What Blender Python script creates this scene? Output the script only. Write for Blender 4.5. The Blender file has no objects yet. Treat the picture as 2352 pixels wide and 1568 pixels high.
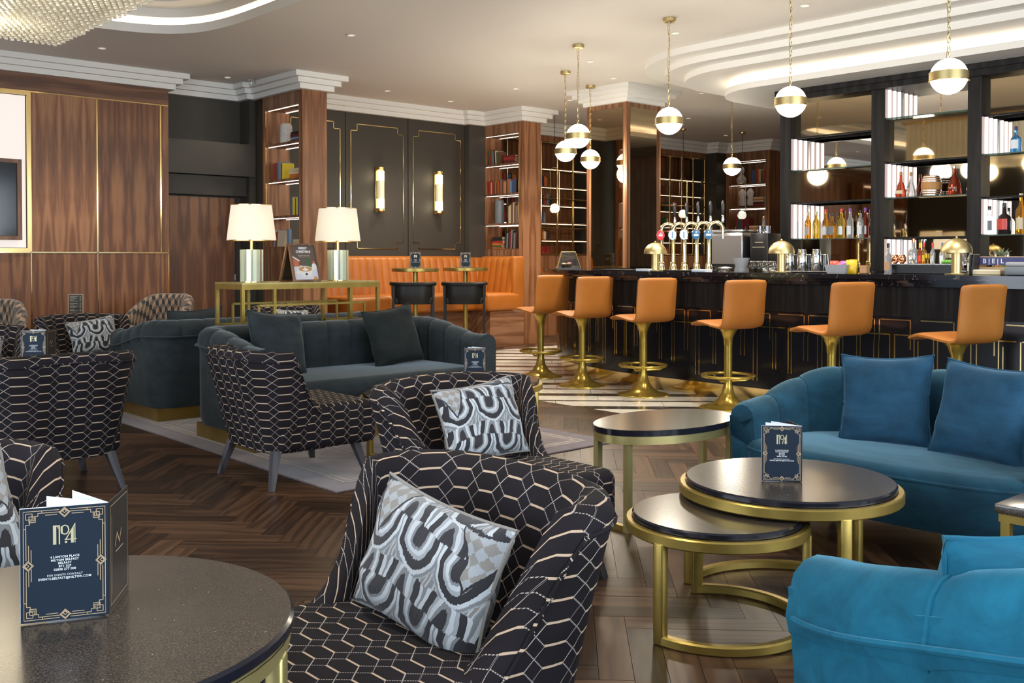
import bpy, bmesh, math, random
from mathutils import Vector, Matrix
random.seed(7)
PI = math.pi
sc = bpy.context.scene
C = sc.collection
# ------------------------------------------------------------------ camera
# The world is the room frame: x runs along the back wall, y towards it. The camera stands at the origin.
cd = bpy.data.cameras.new('camera'); cam = bpy.data.objects.new('camera', cd); C.objects.link(cam)
cd.sensor_width = 36; cd.lens = 35; cd.clip_end = 100
cam.location = (0, 0, 1.25)
cam.rotation_euler = (math.radians(89), 0, math.radians(-42))
cd.shift_y = -(784 - 632) / 2352
sc.camera = cam
# ------------------------------------------------------------------ world, exposure
w = bpy.data.worlds.new('world'); sc.world = w; w.use_nodes = True
w.node_tree.nodes['Background'].inputs[0].default_value = (0.55, 0.68, 0.9, 1)
w.node_tree.nodes['Background'].inputs[1].default_value = 0.6
sc.view_settings.view_transform = 'Standard'; sc.view_settings.look = 'None'
sc.view_settings.exposure = 0.75; sc.view_settings.gamma = 1; sc.view_settings.use_curve_mapping = False
sc.cycles.use_denoising = True
sc.cycles.max_bounces = 8; sc.cycles.diffuse_bounces = 4; sc.cycles.glossy_bounces = 5
sc.cycles.transmission_bounces = 6; sc.cycles.transparent_max_bounces = 12
sc.cycles.sample_clamp_indirect = 6; sc.cycles.caustics_reflective = False; sc.cycles.caustics_refractive = False
# ------------------------------------------------------------------ daylight through the windows behind the camera
def area(name, loc, rot, sx, sy, power, col):
    l = bpy.data.lights.new(name, 'AREA'); l.shape = 'RECTANGLE'; l.size = sx; l.size_y = sy
    l.energy = power; l.color = col
    o = bpy.data.objects.new(name, l); C.objects.link(o); o.location = loc; o.rotation_euler = rot
    return o
area('window_daylight', (3.0, -2.9, 1.75), (math.radians(90), 0, 0), 8.0, 2.5, 260, (0.80, 0.90, 1.0))
area('window_daylight', (-3.4, 3.5, 1.75), (math.radians(90), 0, math.radians(-90)), 8.0, 2.5, 230, (0.80, 0.90, 1.0))
# ------------------------------------------------------------------ mesh helpers
class MB:
    """collects geometry for ONE mesh object"""
    def __init__(s): s.v = []; s.f = []; s.uv = {}; s.attr = None
    def add(s, vs, fs, uvs=None):
        b = len(s.v); s.v += [tuple(p) for p in vs]
        for i, f in enumerate(fs):
            if uvs: s.uv[len(s.f)] = uvs[i]
            s.f.append([b + k for k in f])
        return s
    def box(s, x0, x1, y0, y1, z0, z1):
        vs = [(x, y, z) for x in (x0, x1) for y in (y0, y1) for z in (z0, z1)]
        return s.add(vs, [(0,1,3,2),(4,6,7,5),(0,4,5,1),(2,3,7,6),(0,2,6,4),(1,5,7,3)])
    def cbox(s, c, d, M=None):
        vs = [Vector((a*d[0]/2, b*d[1]/2, e*d[2]/2)) for a in (-1,1) for b in (-1,1) for e in (-1,1)]
        if M: vs = [M @ p for p in vs]
        vs = [p + Vector(c) for p in vs]
        return s.add(vs, [(0,1,3,2),(4,6,7,5),(0,4,5,1),(2,3,7,6),(0,2,6,4),(1,5,7,3)])
    def rbox(s, x0, x1, y0, y1, z0, z1, r, seg=3):
        bm = bmesh.new(); bmesh.ops.create_cube(bm, size=1)
        for v_ in bm.verts:
            v_.co = ((x0+x1)/2 + v_.co.x*(x1-x0), (y0+y1)/2 + v_.co.y*(y1-y0), (z0+z1)/2 + v_.co.z*(z1-z0))
        bmesh.ops.bevel(bm, geom=bm.edges[:] + bm.verts[:], offset=r, segments=seg, profile=0.5, affect='EDGES')
        bm.verts.index_update()
        s.add([v_.co[:] for v_ in bm.verts], [[q.index for q in f.verts] for f in bm.faces]); bm.free()
        return s
    def prism(s, poly, z0, z1):
        n = len(poly)
        vs = [(x, y, z0) for x, y in poly] + [(x, y, z1) for x, y in poly]
        fs = [(i, (i+1) % n, n+(i+1) % n, n+i) for i in range(n)] + [tuple(range(n-1, -1, -1)), tuple(range(n, 2*n))]
        return s.add(vs, fs)
    def quad(s, *p): return s.add(p, [tuple(range(len(p)))])
    def lathe(s, prof, n=24, cx=0, cy=0, cap=True):
        vs = []; fs = []
        for r, z in prof:
            for k in range(n):
                a = 2*PI*k/n; vs.append((cx + r*math.cos(a), cy + r*math.sin(a), z))
        m = len(prof)
        for i in range(m-1):
            for k in range(n):
                k2 = (k+1) % n; fs.append((i*n+k, i*n+k2, (i+1)*n+k2, (i+1)*n+k))
        if cap:
            fs.append(tuple(range(n-1, -1, -1))); fs.append(tuple((m-1)*n+k for k in range(n)))
        return s.add(vs, fs)
    def tube(s, pts, r, n=8, closed=False, sect=None):
        pts = [Vector(p) for p in pts]; m = len(pts); vs = []; fs = []
        up0 = Vector((0, 0, 1))
        for i, p in enumerate(pts):
            a = pts[(i-1) % m] if (closed or i > 0) else p; b = pts[(i+1) % m] if (closed or i < m-1) else p
            t = (b-a).normalized()
            u = up0.cross(t)
            if u.length < 1e-3: u = Vector((1, 0, 0)).cross(t)
            u.normalize(); w_ = t.cross(u)
            rr = r[i] if isinstance(r, (list, tuple)) else r
            if sect:
                for (e, g) in sect: vs.append(p + u*e + w_*g)
            else:
                for k in range(n):
                    an = 2*PI*k/n; vs.append(p + (u*math.cos(an) + w_*math.sin(an))*rr)
        if sect: n = len(sect)
        rng = m if closed else m-1
        for i in range(rng):
            j = (i+1) % m
            for k in range(n):
                k2 = (k+1) % n; fs.append((i*n+k, i*n+k2, j*n+k2, j*n+k))
        if not closed:
            fs.append(tuple(range(n-1, -1, -1))); fs.append(tuple((m-1)*n+k for k in range(n)))
        return s.add(vs, fs)
    def bar(s, a, b, w_, d=None):
        """square bar from a to b"""
        d = d or w_
        return s.tube([a, b], 0, sect=[(-w_/2, -d/2), (w_/2, -d/2), (w_/2, d/2), (-w_/2, d/2)])
    def grid(s, fn, nu, nv, closeu=False, u_m=None):
        """fn(i,j)->(point, (u,v))"""
        P = [[fn(i, j) for j in range(nv+1)] for i in range(nu+1)]
        vs = [P[i][j][0] for i in range(nu+1) for j in range(nv+1)]
        fs = []; uvs = []
        for i in range(nu):
            for j in range(nv):
                q = ((i, j), (i+1, j), (i+1, j+1), (i, j+1))
                fs.append([a*(nv+1)+b for a, b in q]); uvs.append([P[a][b][1] for a, b in q])
        return s.add(vs, fs, uvs)
    def sphere(s, c, r, n=24, m=14, sz=1.0, z0=-1, z1=1):
        pr = []
        a0 = math.asin(z0); a1 = math.asin(z1)
        for i in range(m+1):
            a = a0 + (a1-a0)*i/m; pr.append((max(r*math.cos(a), 1e-4), c[2] + r*sz*math.sin(a)))
        return s.lathe(pr, n, c[0], c[1])
    def xf(s, M):
        s.v = [tuple(M @ Vector(p)) for p in s.v]; return s
    def mesh(s, name, smooth=0.6, uv=False):
        me = bpy.data.meshes.new(name); me.from_pydata(s.v, [], s.f); me.update()
        if smooth:
            me.polygons.foreach_set('use_smooth', [True]*len(me.polygons)); me.set_sharp_from_angle(angle=smooth)
        if uv or s.uv:
            ul = me.uv_layers.new(name='UVMap').data
            for p in me.polygons:
                if p.index in s.uv:
                    for k, li in enumerate(p.loop_indices): ul[li].uv = s.uv[p.index][k]
                else:
                    nx, ny, nz = (abs(q) for q in p.normal)
                    for li in p.loop_indices:
                        c = me.vertices[me.loops[li].vertex_index].co
                        if nz >= nx and nz >= ny: ul[li].uv = (c.x, c.y)
                        elif nx >= ny: ul[li].uv = (c.y, c.z)
                        else: ul[li].uv = (c.x, c.z)
        if s.attr is not None:
            a = me.attributes.new('rnd', 'FLOAT', 'FACE'); a.data.foreach_set('value', s.attr)
        return me
    def build(s, name, m, parent=None, smooth=0.6, uv=False, loc=None, rot=None):
        me = s.mesh(name, smooth, uv)
        return link(name, me, m, parent, loc, rot)

def link(name, me, m=None, parent=None, loc=None, rot=None):
    if m is not None and not me.materials: me.materials.append(M_[m] if isinstance(m, str) else m)
    o = bpy.data.objects.new(name, me); C.objects.link(o)
    if parent: o.parent = parent
    if loc: o.location = loc
    if rot is not None: o.rotation_euler = rot if isinstance(rot, (tuple, list)) else (0, 0, rot)
    return o

def tag(o, label, cat, group=None):
    o['label'] = label; o['category'] = cat
    if group: o['group'] = group
    return o
def thing(name, label, cat, loc=(0, 0, 0), rot=0, group=None):
    o = bpy.data.objects.new(name, None); C.objects.link(o); o.empty_display_size = 0.05
    o.location = loc; o.rotation_euler = rot if isinstance(rot, (tuple, list)) else (0, 0, rot)
    return tag(o, label, cat, group)
def struct(o): o['kind'] = 'structure'; return o
def copy_tree(o, parent=None):
    c = o.copy(); C.objects.link(c)
    if parent: c.parent = parent
    for ch in [q for q in o.children]: copy_tree(ch, c)
    return c
def dup(root, loc, rot=None, label=None, group=None):
    kids = [(k, list(k.children)) for k in root.children]
    r = root.copy(); C.objects.link(r); r.location = loc
    if rot is not None: r.rotation_euler = rot if isinstance(rot, (tuple, list)) else (0, 0, rot)
    if label: r['label'] = label
    if group: r['group'] = group
    for k, sub in kids:
        c = k.copy(); C.objects.link(c); c.parent = r
        for g in sub:
            d = g.copy(); C.objects.link(d); d.parent = c
    return r

# ------------------------------------------------------------------ node helpers
class X:
    """a value socket with arithmetic"""
    def __init__(s, nt, k): s.nt = nt; s.k = k
    def op(s, o, *a):
        n = s.nt.nodes.new('ShaderNodeMath'); n.operation = o
        for i, q in enumerate((s,)+a):
            if isinstance(q, X): s.nt.links.new(q.k, n.inputs[i])
            else: n.inputs[i].default_value = q
        return X(s.nt, n.outputs[0])
    def __add__(s, o): return s.op('ADD', o)
    def __sub__(s, o): return s.op('SUBTRACT', o)
    def __mul__(s, o): return s.op('MULTIPLY', o)
    def __truediv__(s, o): return s.op('DIVIDE', o)
    __radd__ = __add__; __rmul__ = __mul__
    def __rsub__(s, o): return (s * -1) + o
    def abs(s): return s.op('ABSOLUTE')
    def mod(s, p): return s.op('FLOORED_MODULO', p)
    def lt(s, o): return s.op('LESS_THAN', o)
    def gt(s, o): return s.op('GREATER_THAN', o)
    def sin(s): return s.op('SINE')
    def ping(s, p): return s.op('PINGPONG', p)
    def floor(s): return s.op('FLOOR')
    def sqrt(s): return s.op('SQRT')
    def max(s, o): return s.op('MAXIMUM', o)
    def min(s, o): return s.op('MINIMUM', o)
    def at2(s, o): return s.op('ARCTAN2', o)

class Mat:
    def __init__(s, name):
        s.m = bpy.data.materials.new(name); s.m.use_nodes = True; s.nt = s.m.node_tree
        s.b = s.nt.nodes['Principled BSDF']; M_[name] = s.m
    def n(s, t): return s.nt.nodes.new(t)
    def L(s, a, b): s.nt.links.new(a, b)
    def set(s, **k):
        for a, v in k.items():
            a = {'base': 'Base Color', 'rough': 'Roughness', 'metal': 'Metallic', 'ior': 'IOR', 'trans': 'Transmission Weight',
                 'sheen': 'Sheen Weight', 'sheen_rough': 'Sheen Roughness', 'sheen_tint': 'Sheen Tint', 'emit': 'Emission Color',
                 'es': 'Emission Strength', 'spec': 'Specular IOR Level', 'coat': 'Coat Weight', 'coat_rough': 'Coat Roughness', 'alpha': 'Alpha'}[a]
            if isinstance(v, X): s.L(v.k, s.b.inputs[a])
            elif hasattr(v, 'is_linked'): s.L(v, s.b.inputs[a])
            else: s.b.inputs[a].default_value = (*v, 1) if isinstance(v, tuple) and len(v) == 3 else v
        return s
    def xyz(s, src='Object'):
        t = s.n('ShaderNodeTexCoord'); q = s.n('ShaderNodeSeparateXYZ'); s.L(t.outputs[src], q.inputs[0])
        return [X(s.nt, q.outputs[i]) for i in range(3)]
    def comb(s, *a):
        q = s.n('ShaderNodeCombineXYZ')
        for i, v in enumerate(a):
            if isinstance(v, X): s.L(v.k, q.inputs[i])
            else: q.inputs[i].default_value = v
        return q.outputs[0]
    def noise(s, vec, scale=1.0, detail=3, rough=0.5, dist=0.0):
        q = s.n('ShaderNodeTexNoise'); s.L(vec, q.inputs['Vector']); q.inputs['Scale'].default_value = scale
        q.inputs['Detail'].default_value = detail; q.inputs['Roughness'].default_value = rough; q.inputs['Distortion'].default_value = dist
        return X(s.nt, q.outputs[0])
    def vor(s, vec, scale=1.0, feat='F1', out=0):
        q = s.n('ShaderNodeTexVoronoi'); s.L(vec, q.inputs['Vector']); q.inputs['Scale'].default_value = scale; q.feature = feat
        return X(s.nt, q.outputs[out])
    def ramp(s, x, stops, const=False):
        q = s.n('ShaderNodeValToRGB'); s.L(x.k, q.inputs[0]); r = q.color_ramp
        if const: r.interpolation = 'CONSTANT'
        r.elements[0].position = stops[0][0]; r.elements[0].color = (*stops[0][1], 1)
        r.elements[1].position = stops[1][0]; r.elements[1].color = (*stops[1][1], 1)
        for p, c in stops[2:]:
            e = r.elements.new(p); e.color = (*c, 1)
        return q.outputs[0]
    def mix(s, f, a, b):
        q = s.n('ShaderNodeMix'); q.data_type = 'RGBA'
        if isinstance(f, X): s.L(f.k, q.inputs[0])
        else: q.inputs[0].default_value = f
        for i, c in ((6, a), (7, b)):
            if isinstance(c, tuple): q.inputs[i].default_value = (*c, 1)
            else: s.L(c, q.inputs[i])
        return q.outputs[2]
    def rnd(s):
        q = s.n('ShaderNodeObjectInfo'); return X(s.nt, q.outputs['Random'])
    def bump(s, x, strength=0.2, dist=0.01):
        q = s.n('ShaderNodeBump'); q.inputs['Strength'].default_value = strength; q.inputs['Distance'].default_value = dist
        s.L(x.k, q.inputs['Height']); s.L(q.outputs[0], s.b.inputs['Normal']); return s
M_ = {}
def plain(name, base, rough=0.5, **k): return Mat(name).set(base=base, rough=rough, **k)

# ------------------------------------------------------------------ materials
plain('white_paint', (0.78, 0.765, 0.73), 0.6)
plain('ceiling_paint', (0.74, 0.71, 0.67), 0.75)
plain('dark_paint', (0.040, 0.034, 0.026), 0.55)
plain('dark_paint_light', (0.055, 0.048, 0.039), 0.55)
plain('charcoal_fabric', (0.016, 0.014, 0.013), 0.7, sheen=0.3)
plain('brass', (0.80, 0.58, 0.25), 0.22, metal=1.0)
plain('brass_bright', (0.95, 0.72, 0.33), 0.12, metal=1.0)
plain('chrome', (0.85, 0.85, 0.85), 0.06, metal=1.0)
plain('steel', (0.62, 0.61, 0.62), 0.28, metal=1.0)
plain('gold_tap', (0.90, 0.78, 0.45), 0.08, metal=1.0)
plain('mirror', (0.80, 0.76, 0.70), 0.02, metal=1.0)
plain('bronze_mirror', (0.46, 0.37, 0.25), 0.03, metal=1.0)
plain('black_plastic', (0.010, 0.010, 0.011), 0.35)
plain('black_leather', (0.010, 0.0085, 0.008), 0.45, spec=0.3)
plain('black_metal', (0.012, 0.011, 0.010), 0.4, metal=0.4)
plain('tv_screen', (0.004, 0.004, 0.005), 0.12)
plain('paper', (0.80, 0.84, 0.90), 0.8)
plain('cream', (0.72, 0.62, 0.42), 0.6)
plain('gold_print', (0.62, 0.46, 0.28), 0.45, metal=0.3)
plain('pale_gold_print', (0.72, 0.66, 0.42), 0.35, metal=0.4)
plain('white_print', (0.8, 0.82, 0.85), 0.7)
plain('rubber_cable', (0.02, 0.02, 0.02), 0.6)
plain('navy_box', (0.045, 0.05, 0.16), 0.6)
plain('grey_machine', (0.16, 0.18, 0.20), 0.45)
plain('fog_plastic', (0.35, 0.36, 0.38), 0.5)
def emis(name, col, st):
    m = Mat(name); m.set(base=(0.8, 0.8, 0.8), emit=col, es=st); return m
emis('led', (1.0, 0.82, 0.62), 3.2)
emis('led_shelf', (1.0, 0.80, 0.66), 3.0)
emis('globe_light', (1.0, 0.86, 0.62), 7)
emis('downlight_glow', (1.0, 0.88, 0.7), 0.35)
emis('sconce_glow', (1.0, 0.82, 0.5), 1.5)
plain('niche_glow', (0.35, 0.33, 0.31), 0.5, emit=(1.0, 0.89, 0.82), es=0.46)
plain('panel_glow', (0.28, 0.19, 0.17), 0.5, emit=(1.0, 0.80, 0.72), es=0.22)
emis('tube_glow', (1.0, 0.90, 0.84), 1.0)
emis('led_dim', (1.0, 0.66, 0.36), 2.2)
emis('led_raft', (1.0, 0.85, 0.66), 7.0)
plain('sconce_mid', (0.45, 0.42, 0.28), 0.3, emit=(1.0, 0.9, 0.6), es=0.22)
for k_, c_, s_ in (('red', (1.0, 0.03, 0.04), 0.8), ('white', (0.6, 0.8, 1.0), 0.9), ('blue', (0.02, 0.16, 0.34), 0.6), ('violet', (0.25, 0.25, 1.0), 0.7)):
    plain('badge_' + k_, (0.02, 0.02, 0.02), 0.2, emit=c_, es=s_)
# opal globe, faintly lit by a glow in the material
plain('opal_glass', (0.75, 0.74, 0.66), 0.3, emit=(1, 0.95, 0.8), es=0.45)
# glass
plain('glass', (0.95, 0.98, 0.97), 0.02, trans=1.0, ior=1.45)
plain('green_edge_glass', (0.55, 0.85, 0.78), 0.05, trans=0.85, ior=1.45)
plain('rod_glass', (0.88, 0.85, 0.76), 0.22, trans=0.35, ior=1.4, emit=(1.0, 0.86, 0.6), es=0.05)
for nm, c in (('whisky', (0.75, 0.32, 0.03)), ('gin_clear', (0.9, 0.93, 0.95)), ('rum_red', (0.55, 0.08, 0.03)), ('blue_gin', (0.15, 0.45, 0.85)), ('dark_rum', (0.03, 0.022, 0.02)), ('yellow_spirit', (0.85, 0.55, 0.05))):
    plain('bottle_' + nm, c, 0.05, trans=0.75 if nm != 'dark_rum' else 0.1, ior=1.4)
# velvets
def velvet(name, base, tint, amt=0.8):
    m = Mat(name); x, y, z = m.xyz()
    n = m.noise(m.comb(x, y*2.2, z*2.2), 4.0, 5, 0.65, 0.6)
    d = tuple(q*0.70 for q in base); l = tuple(min(1, q*1.35) for q in base)
    m.set(base=m.ramp(n, [(0.3, d), (0.7, l)]), rough=0.85, sheen=amt, sheen_rough=0.35, sheen_tint=tint, spec=0.2)
    f = m.noise(m.comb(x, y, z), 400, 2)*0.12 + n*0.6; m.bump(f, 0.2, 0.02)
velvet('velvet_slate', (0.024, 0.031, 0.035), (0.34, 0.40, 0.44), 0.6)
velvet('velvet_slate_dark', (0.014, 0.018, 0.018), (0.28, 0.31, 0.31), 0.4)
velvet('velvet_teal', (0.014, 0.060, 0.095), (0.30, 0.52, 0.64), 0.6)
velvet('velvet_blue_cushion', (0.018, 0.068, 0.122), (0.32, 0.52, 0.70), 0.6)
velvet('velvet_turquoise', (0.010, 0.120, 0.200), (0.28, 0.62, 0.82), 0.6)
# orange leather
m = Mat('orange_leather'); x, y, z = m.xyz(); n = m.noise(m.comb(x, y, z), 3.0, 4)
m.set(base=m.ramp(n, [(0.3, (0.36, 0.105, 0.010)), (0.7, (0.45, 0.14, 0.017))]), rough=0.42)
m.bump(m.noise(m.comb(x, y, z), 220, 3), 0.08, 0.002)
m = Mat('tan_leather'); x, y, z = m.xyz(); n = m.noise(m.comb(x, y, z), 4.0, 3)
m.set(base=m.ramp(n, [(0.3, (0.37, 0.125, 0.018)), (0.7, (0.44, 0.16, 0.028))]), rough=0.45)
m.bump(m.noise(m.comb(x, y, z), 260, 3), 0.06, 0.002)
# gold lacquer (stools, tables)
def lacquer(name, a, b, rough, metal):
    m = Mat(name); x, y, z = m.xyz(); n = m.noise(m.comb(x, y, z), 9, 3)
    m.set(base=m.ramp(n, [(0.3, a), (0.7, b)]), rough=rough, metal=metal)
lacquer('gold_lacquer', (0.40, 0.27, 0.045), (0.50, 0.35, 0.07), 0.22, 0.7)
lacquer('gold_frame', (0.35, 0.245, 0.055), (0.45, 0.32, 0.085), 0.34, 0.75)
lacquer('gold_pale', (0.50, 0.41, 0.16), (0.60, 0.50, 0.22), 0.33, 0.75)
lacquer('brass_plinth', (0.30, 0.20, 0.05), (0.38, 0.26, 0.07), 0.35, 0.8)
lacquer('brushed_brass', (0.52, 0.40, 0.18), (0.63, 0.50, 0.25), 0.40, 1.0)
# walnut veneer, book-matched, grain along local z (or x)
def walnut(name, dark, mid, light, axis='z', match=0.13, rough=0.42, spec=0.5):
    m = Mat(name); x, y, z = m.xyz(); r = m.rnd()
    if axis == 'z': h = x + y; l = z
    elif axis == 'x': h = y + z; l = x
    else: h = x + z; l = y
    h = (h + r*3.0).ping(match) if match else h + r*3.0
    l = l + r*41.0
    n1 = m.noise(m.comb(h*5.0, l*0.55, r*9.0), 1.6, 3, 0.5)
    ring = (h*44.0 + n1*16.0).sin()*0.5 + 0.5
    fib = m.noise(m.comb(h*160.0, l*3.0, r*5.0), 1.0, 4, 0.6)
    big = m.noise(m.comb(h*9.0, l*0.8, r*7.0), 1.0, 2)
    v_ = ring*0.28 + fib*0.48 + big*0.36
    m.set(base=m.ramp(v_, [(0.28, dark), (0.75, light), (0.52, mid)]), rough=rough, spec=spec)
    m.bump(fib, 0.06, 0.003)
walnut('walnut', (0.062, 0.019, 0.008), (0.165, 0.060, 0.023), (0.29, 0.125, 0.052))
walnut('walnut_warm', (0.10, 0.035, 0.014), (0.23, 0.092, 0.037), (0.36, 0.165, 0.075))
walnut('walnut_plain', (0.10, 0.042, 0.018), (0.21, 0.098, 0.048), (0.32, 0.17, 0.092), match=0)
walnut('walnut_horizontal', (0.12, 0.045, 0.02), (0.24, 0.105, 0.05), (0.34, 0.17, 0.09), axis='x', match=0)
walnut('walnut_horizontal_y', (0.12, 0.045, 0.02), (0.24, 0.105, 0.05), (0.34, 0.17, 0.09), axis='y', match=0)
walnut('walnut_dark_band', (0.05, 0.018, 0.009), (0.12, 0.048, 0.022), (0.20, 0.09, 0.044), axis='x', match=0)
walnut('walnut_frame', (0.08, 0.035, 0.018), (0.16, 0.075, 0.04), (0.24, 0.125, 0.07), match=0)
walnut('black_wood', (0.004, 0.0033, 0.0033), (0.009, 0.0075, 0.007), (0.020, 0.0175, 0.016), match=0.2, rough=0.5, spec=0.15)
walnut('black_frame', (0.006, 0.0055, 0.006), (0.012, 0.011, 0.0115), (0.022, 0.020, 0.021), match=0, rough=0.5, spec=0.2)
walnut('leg_wood', (0.02, 0.017, 0.018), (0.05, 0.046, 0.052), (0.10, 0.095, 0.11), match=0, rough=0.5)
plain('black_gloss', (0.006, 0.006, 0.009), 0.16)
# parquet: 'rnd' face attribute drives the tone; grain along local x of the plank (UV u)
m = Mat('parquet')
t = m.n('ShaderNodeUVMap'); q = m.n('ShaderNodeSeparateXYZ'); m.L(t.outputs[0], q.inputs[0])
u = X(m.nt, q.outputs[0]); v_ = X(m.nt, q.outputs[1])
at = m.n('ShaderNodeAttribute'); at.attribute_name = 'rnd'; r = X(m.nt, at.outputs['Fac'])
n1 = m.noise(m.comb(u*1.3 + r*31.0, v_*7.0 + r*17.0, r*9.0), 1.0, 3)
ring = (v_*90.0 + n1*24.0).sin()*0.5 + 0.5
fib = m.noise(m.comb(u*6.0 + r*57.0, v_*190.0, 0.0), 1.0, 4, 0.6)
g = ring*0.22 + fib*0.38 + n1*0.2 + r*0.42
m.set(base=m.ramp(g, [(0.25, (0.013, 0.007, 0.0045)), (0.97, (0.125, 0.064, 0.034)), (0.55, (0.040, 0.020, 0.011))]), rough=fib*0.22 + 0.24, spec=0.35)
m.bump(fib, 0.12, 0.002)
# white and dark marble floor
def marble(name, base, vein, cloud, rough, scale=2.2, thin=0.035):
    m = Mat(name); x, y, z = m.xyz(); r = m.rnd()
    p = m.comb(x + r*17.0, y + r*31.0, z)
    d = m.noise(p, scale, 6, 0.6)
    ve = (m.noise(p, scale*0.9, 4, 0.55, 1.2) - 0.5).abs()
    f = (ve/thin).min(1.0)
    c = m.ramp(d, [(0.3, base), (0.75, cloud)])
    m.set(base=m.mix(f, vein, c), rough=rough)
marble('marble_white', (0.66, 0.61, 0.52), (0.40, 0.36, 0.31), (0.74, 0.70, 0.62), 0.14, thin=0.010)
marble('marble_dark', (0.030, 0.026, 0.023), (0.20, 0.18, 0.16), (0.055, 0.048, 0.042), 0.14, thin=0.008)
marble('marble_black_top', (0.008, 0.007, 0.009), (0.5, 0.48, 0.46), (0.016, 0.014, 0.017), 0.07, scale=3.0, thin=0.0016)
# speckled stone table tops
m = Mat('speckled_stone'); x, y, z = m.xyz(); p = m.comb(x, y, z)
vs_ = m.vor(p, 230); sp = m.noise(p, 320, 2)
star = m.vor(p, 34).lt(0.045)
m.set(base=m.mix(star, m.ramp(sp, [(0.40, (0.020, 0.015, 0.012)), (0.62, (0.105, 0.082, 0.062))]), (0.5, 0.5, 0.5)), rough=0.2, spec=0.8)
plain('stone_edge', (0.010, 0.010, 0.016), 0.15)
# rug
m = Mat('rug'); x, y, z = m.xyz(); p = m.comb(x, y, z)
n = m.noise(p, 6, 5, 0.65)
m.set(base=m.ramp(n, [(0.3, (0.135, 0.094, 0.086)), (0.7, (0.245, 0.18, 0.160))]), rough=0.95, sheen=0.4); m.bump(m.noise(p, 500, 2), 0.5, 0.004)
m = Mat('rug_border'); x, y, z = m.xyz(); p = m.comb(x, y, z)
n = m.noise(p, 8, 4, 0.6)
m.set(base=m.ramp(n, [(0.3, (0.095, 0.064, 0.070)), (0.7, (0.155, 0.110, 0.116))]), rough=0.95, sheen=0.4); m.bump(m.noise(p, 500, 2), 0.5, 0.004)
plain('rug_line', (0.50, 0.44, 0.38), 0.95)
# hexagon jacquard: stacked hexagons share bright horizontal stitches, thin diagonals cross between the columns
def uvx(m):
    t = m.n('ShaderNodeUVMap'); q = m.n('ShaderNodeSeparateXYZ'); m.L(t.outputs[0], q.inputs[0])
    return X(m.nt, q.outputs[0]), X(m.nt, q.outputs[1])
m = Mat('hex_fabric'); u, v_ = uvx(m)
Wd, ed, hh = 0.047, 0.0225, 0.0235; Pd = Wd + 2*ed
xa = ((u + 10.0).mod(Pd) - Pd/2).abs(); ya = ((v_ + 10.0).mod(2*hh) - hh).abs()
flat = (hh - ya).lt(0.0027)*xa.lt(Wd/2)
dia = ((ya - (1.0 - (xa - Wd/2)/ed)*hh).abs()).lt(0.0019)*xa.gt(Wd/2)
tw = m.noise(m.comb(u*900.0, v_*900.0, 0.0), 1.0, 1)
dash = ((u + v_)*900.0).sin().gt(-0.5)
line = flat.max(dia*dash)
cloth = m.ramp(m.noise(m.comb(u*6.0, v_*6.0, 0.0), 1.0, 2), [(0.35, (0.008, 0.0055, 0.0065)), (0.7, (0.013, 0.010, 0.014))])
thread = m.mix(flat, (0.42, 0.36, 0.32), (0.55, 0.40, 0.28))
m.set(base=m.mix(line, cloth, thread), rough=0.85, spec=0.25); m.bump(line*0.8 + tw*0.2, 0.35, 0.002)
# rhombille cubes
m = Mat('cube_fabric'); u, v_ = uvx(m)
s3 = math.sqrt(3); a_ = 0.052
u1 = (u + 10.0)/a_; v1 = (v_ + 10.0)/a_
ax = u1.mod(s3) - s3/2; ay = v1.mod(3.0) - 1.5
bx = (u1 + s3/2).mod(s3) - s3/2; by = (v1 + 1.5).mod(3.0) - 1.5
da = ax*ax + ay*ay; db = bx*bx + by*by; sel = da.lt(db)
hx = ax*sel + bx*(1.0 - sel); hy = ay*sel + by*(1.0 - sel)
ang = ((hy.at2(hx) + (PI/6 + 2*PI)).mod(2*PI))/(2*PI)
m.set(base=m.ramp(ang, [(0.0, (0.30, 0.19, 0.12)), (0.3333, (0.012, 0.010, 0.010)), (0.6667, (0.11, 0.085, 0.06))], True), rough=0.75, sheen=0.3)
# art-deco feather jacquard of the scatter cushions
m = Mat('feather_fabric'); u, v_ = uvx(m)
nz = m.noise(m.comb(u*14.0, v_*14.0, 0.0), 1.0, 2)
jag = m.noise(m.comb(u*260.0, v_*30.0, 0.0), 1.0, 1)
uu = u + (v_*8.0).sin()*0.030 + nz*0.035; vv = v_ + (u*11.0).sin()*0.02 + nz*0.03 + jag*0.010
px_ = 0.150; py_ = 0.150
row = (vv/py_).floor(); off = row.mod(2.0)*(px_*0.5)
cx_ = ((uu + off + 10.0).mod(px_) - px_/2); cy_ = (vv + 10.0).mod(py_) - 0.075
dn = cy_.min(0.0); up_ = cy_.max(0.0)
dd = (cx_*cx_ + dn*dn*0.9 + up_*up_*0.10).sqrt()
C_ = dict(k=(0.020, 0.019, 0.024), w=(0.50, 0.53, 0.56), g=(0.20, 0.21, 0.225), l=(0.33, 0.35, 0.37), t=(0.24, 0.22, 0.20))
st = m.ramp(dd/0.10, [(0.0, C_['k']), (0.20, C_['g']), (0.27, C_['w']), (0.37, C_['l']), (0.46, C_['k']), (0.64, C_['w']), (0.73, C_['g']), (0.80, C_['l'])], True)
ch = m.ramp(((uu + (vv*7.0).sin()*0.02)*260.0).sin()*0.5 + 0.5, [(0.0, C_['g']), (0.30, C_['l']), (0.62, C_['w']), (0.85, C_['t'])], True)
base_ = m.mix(dd.gt(0.083), st, ch)
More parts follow.
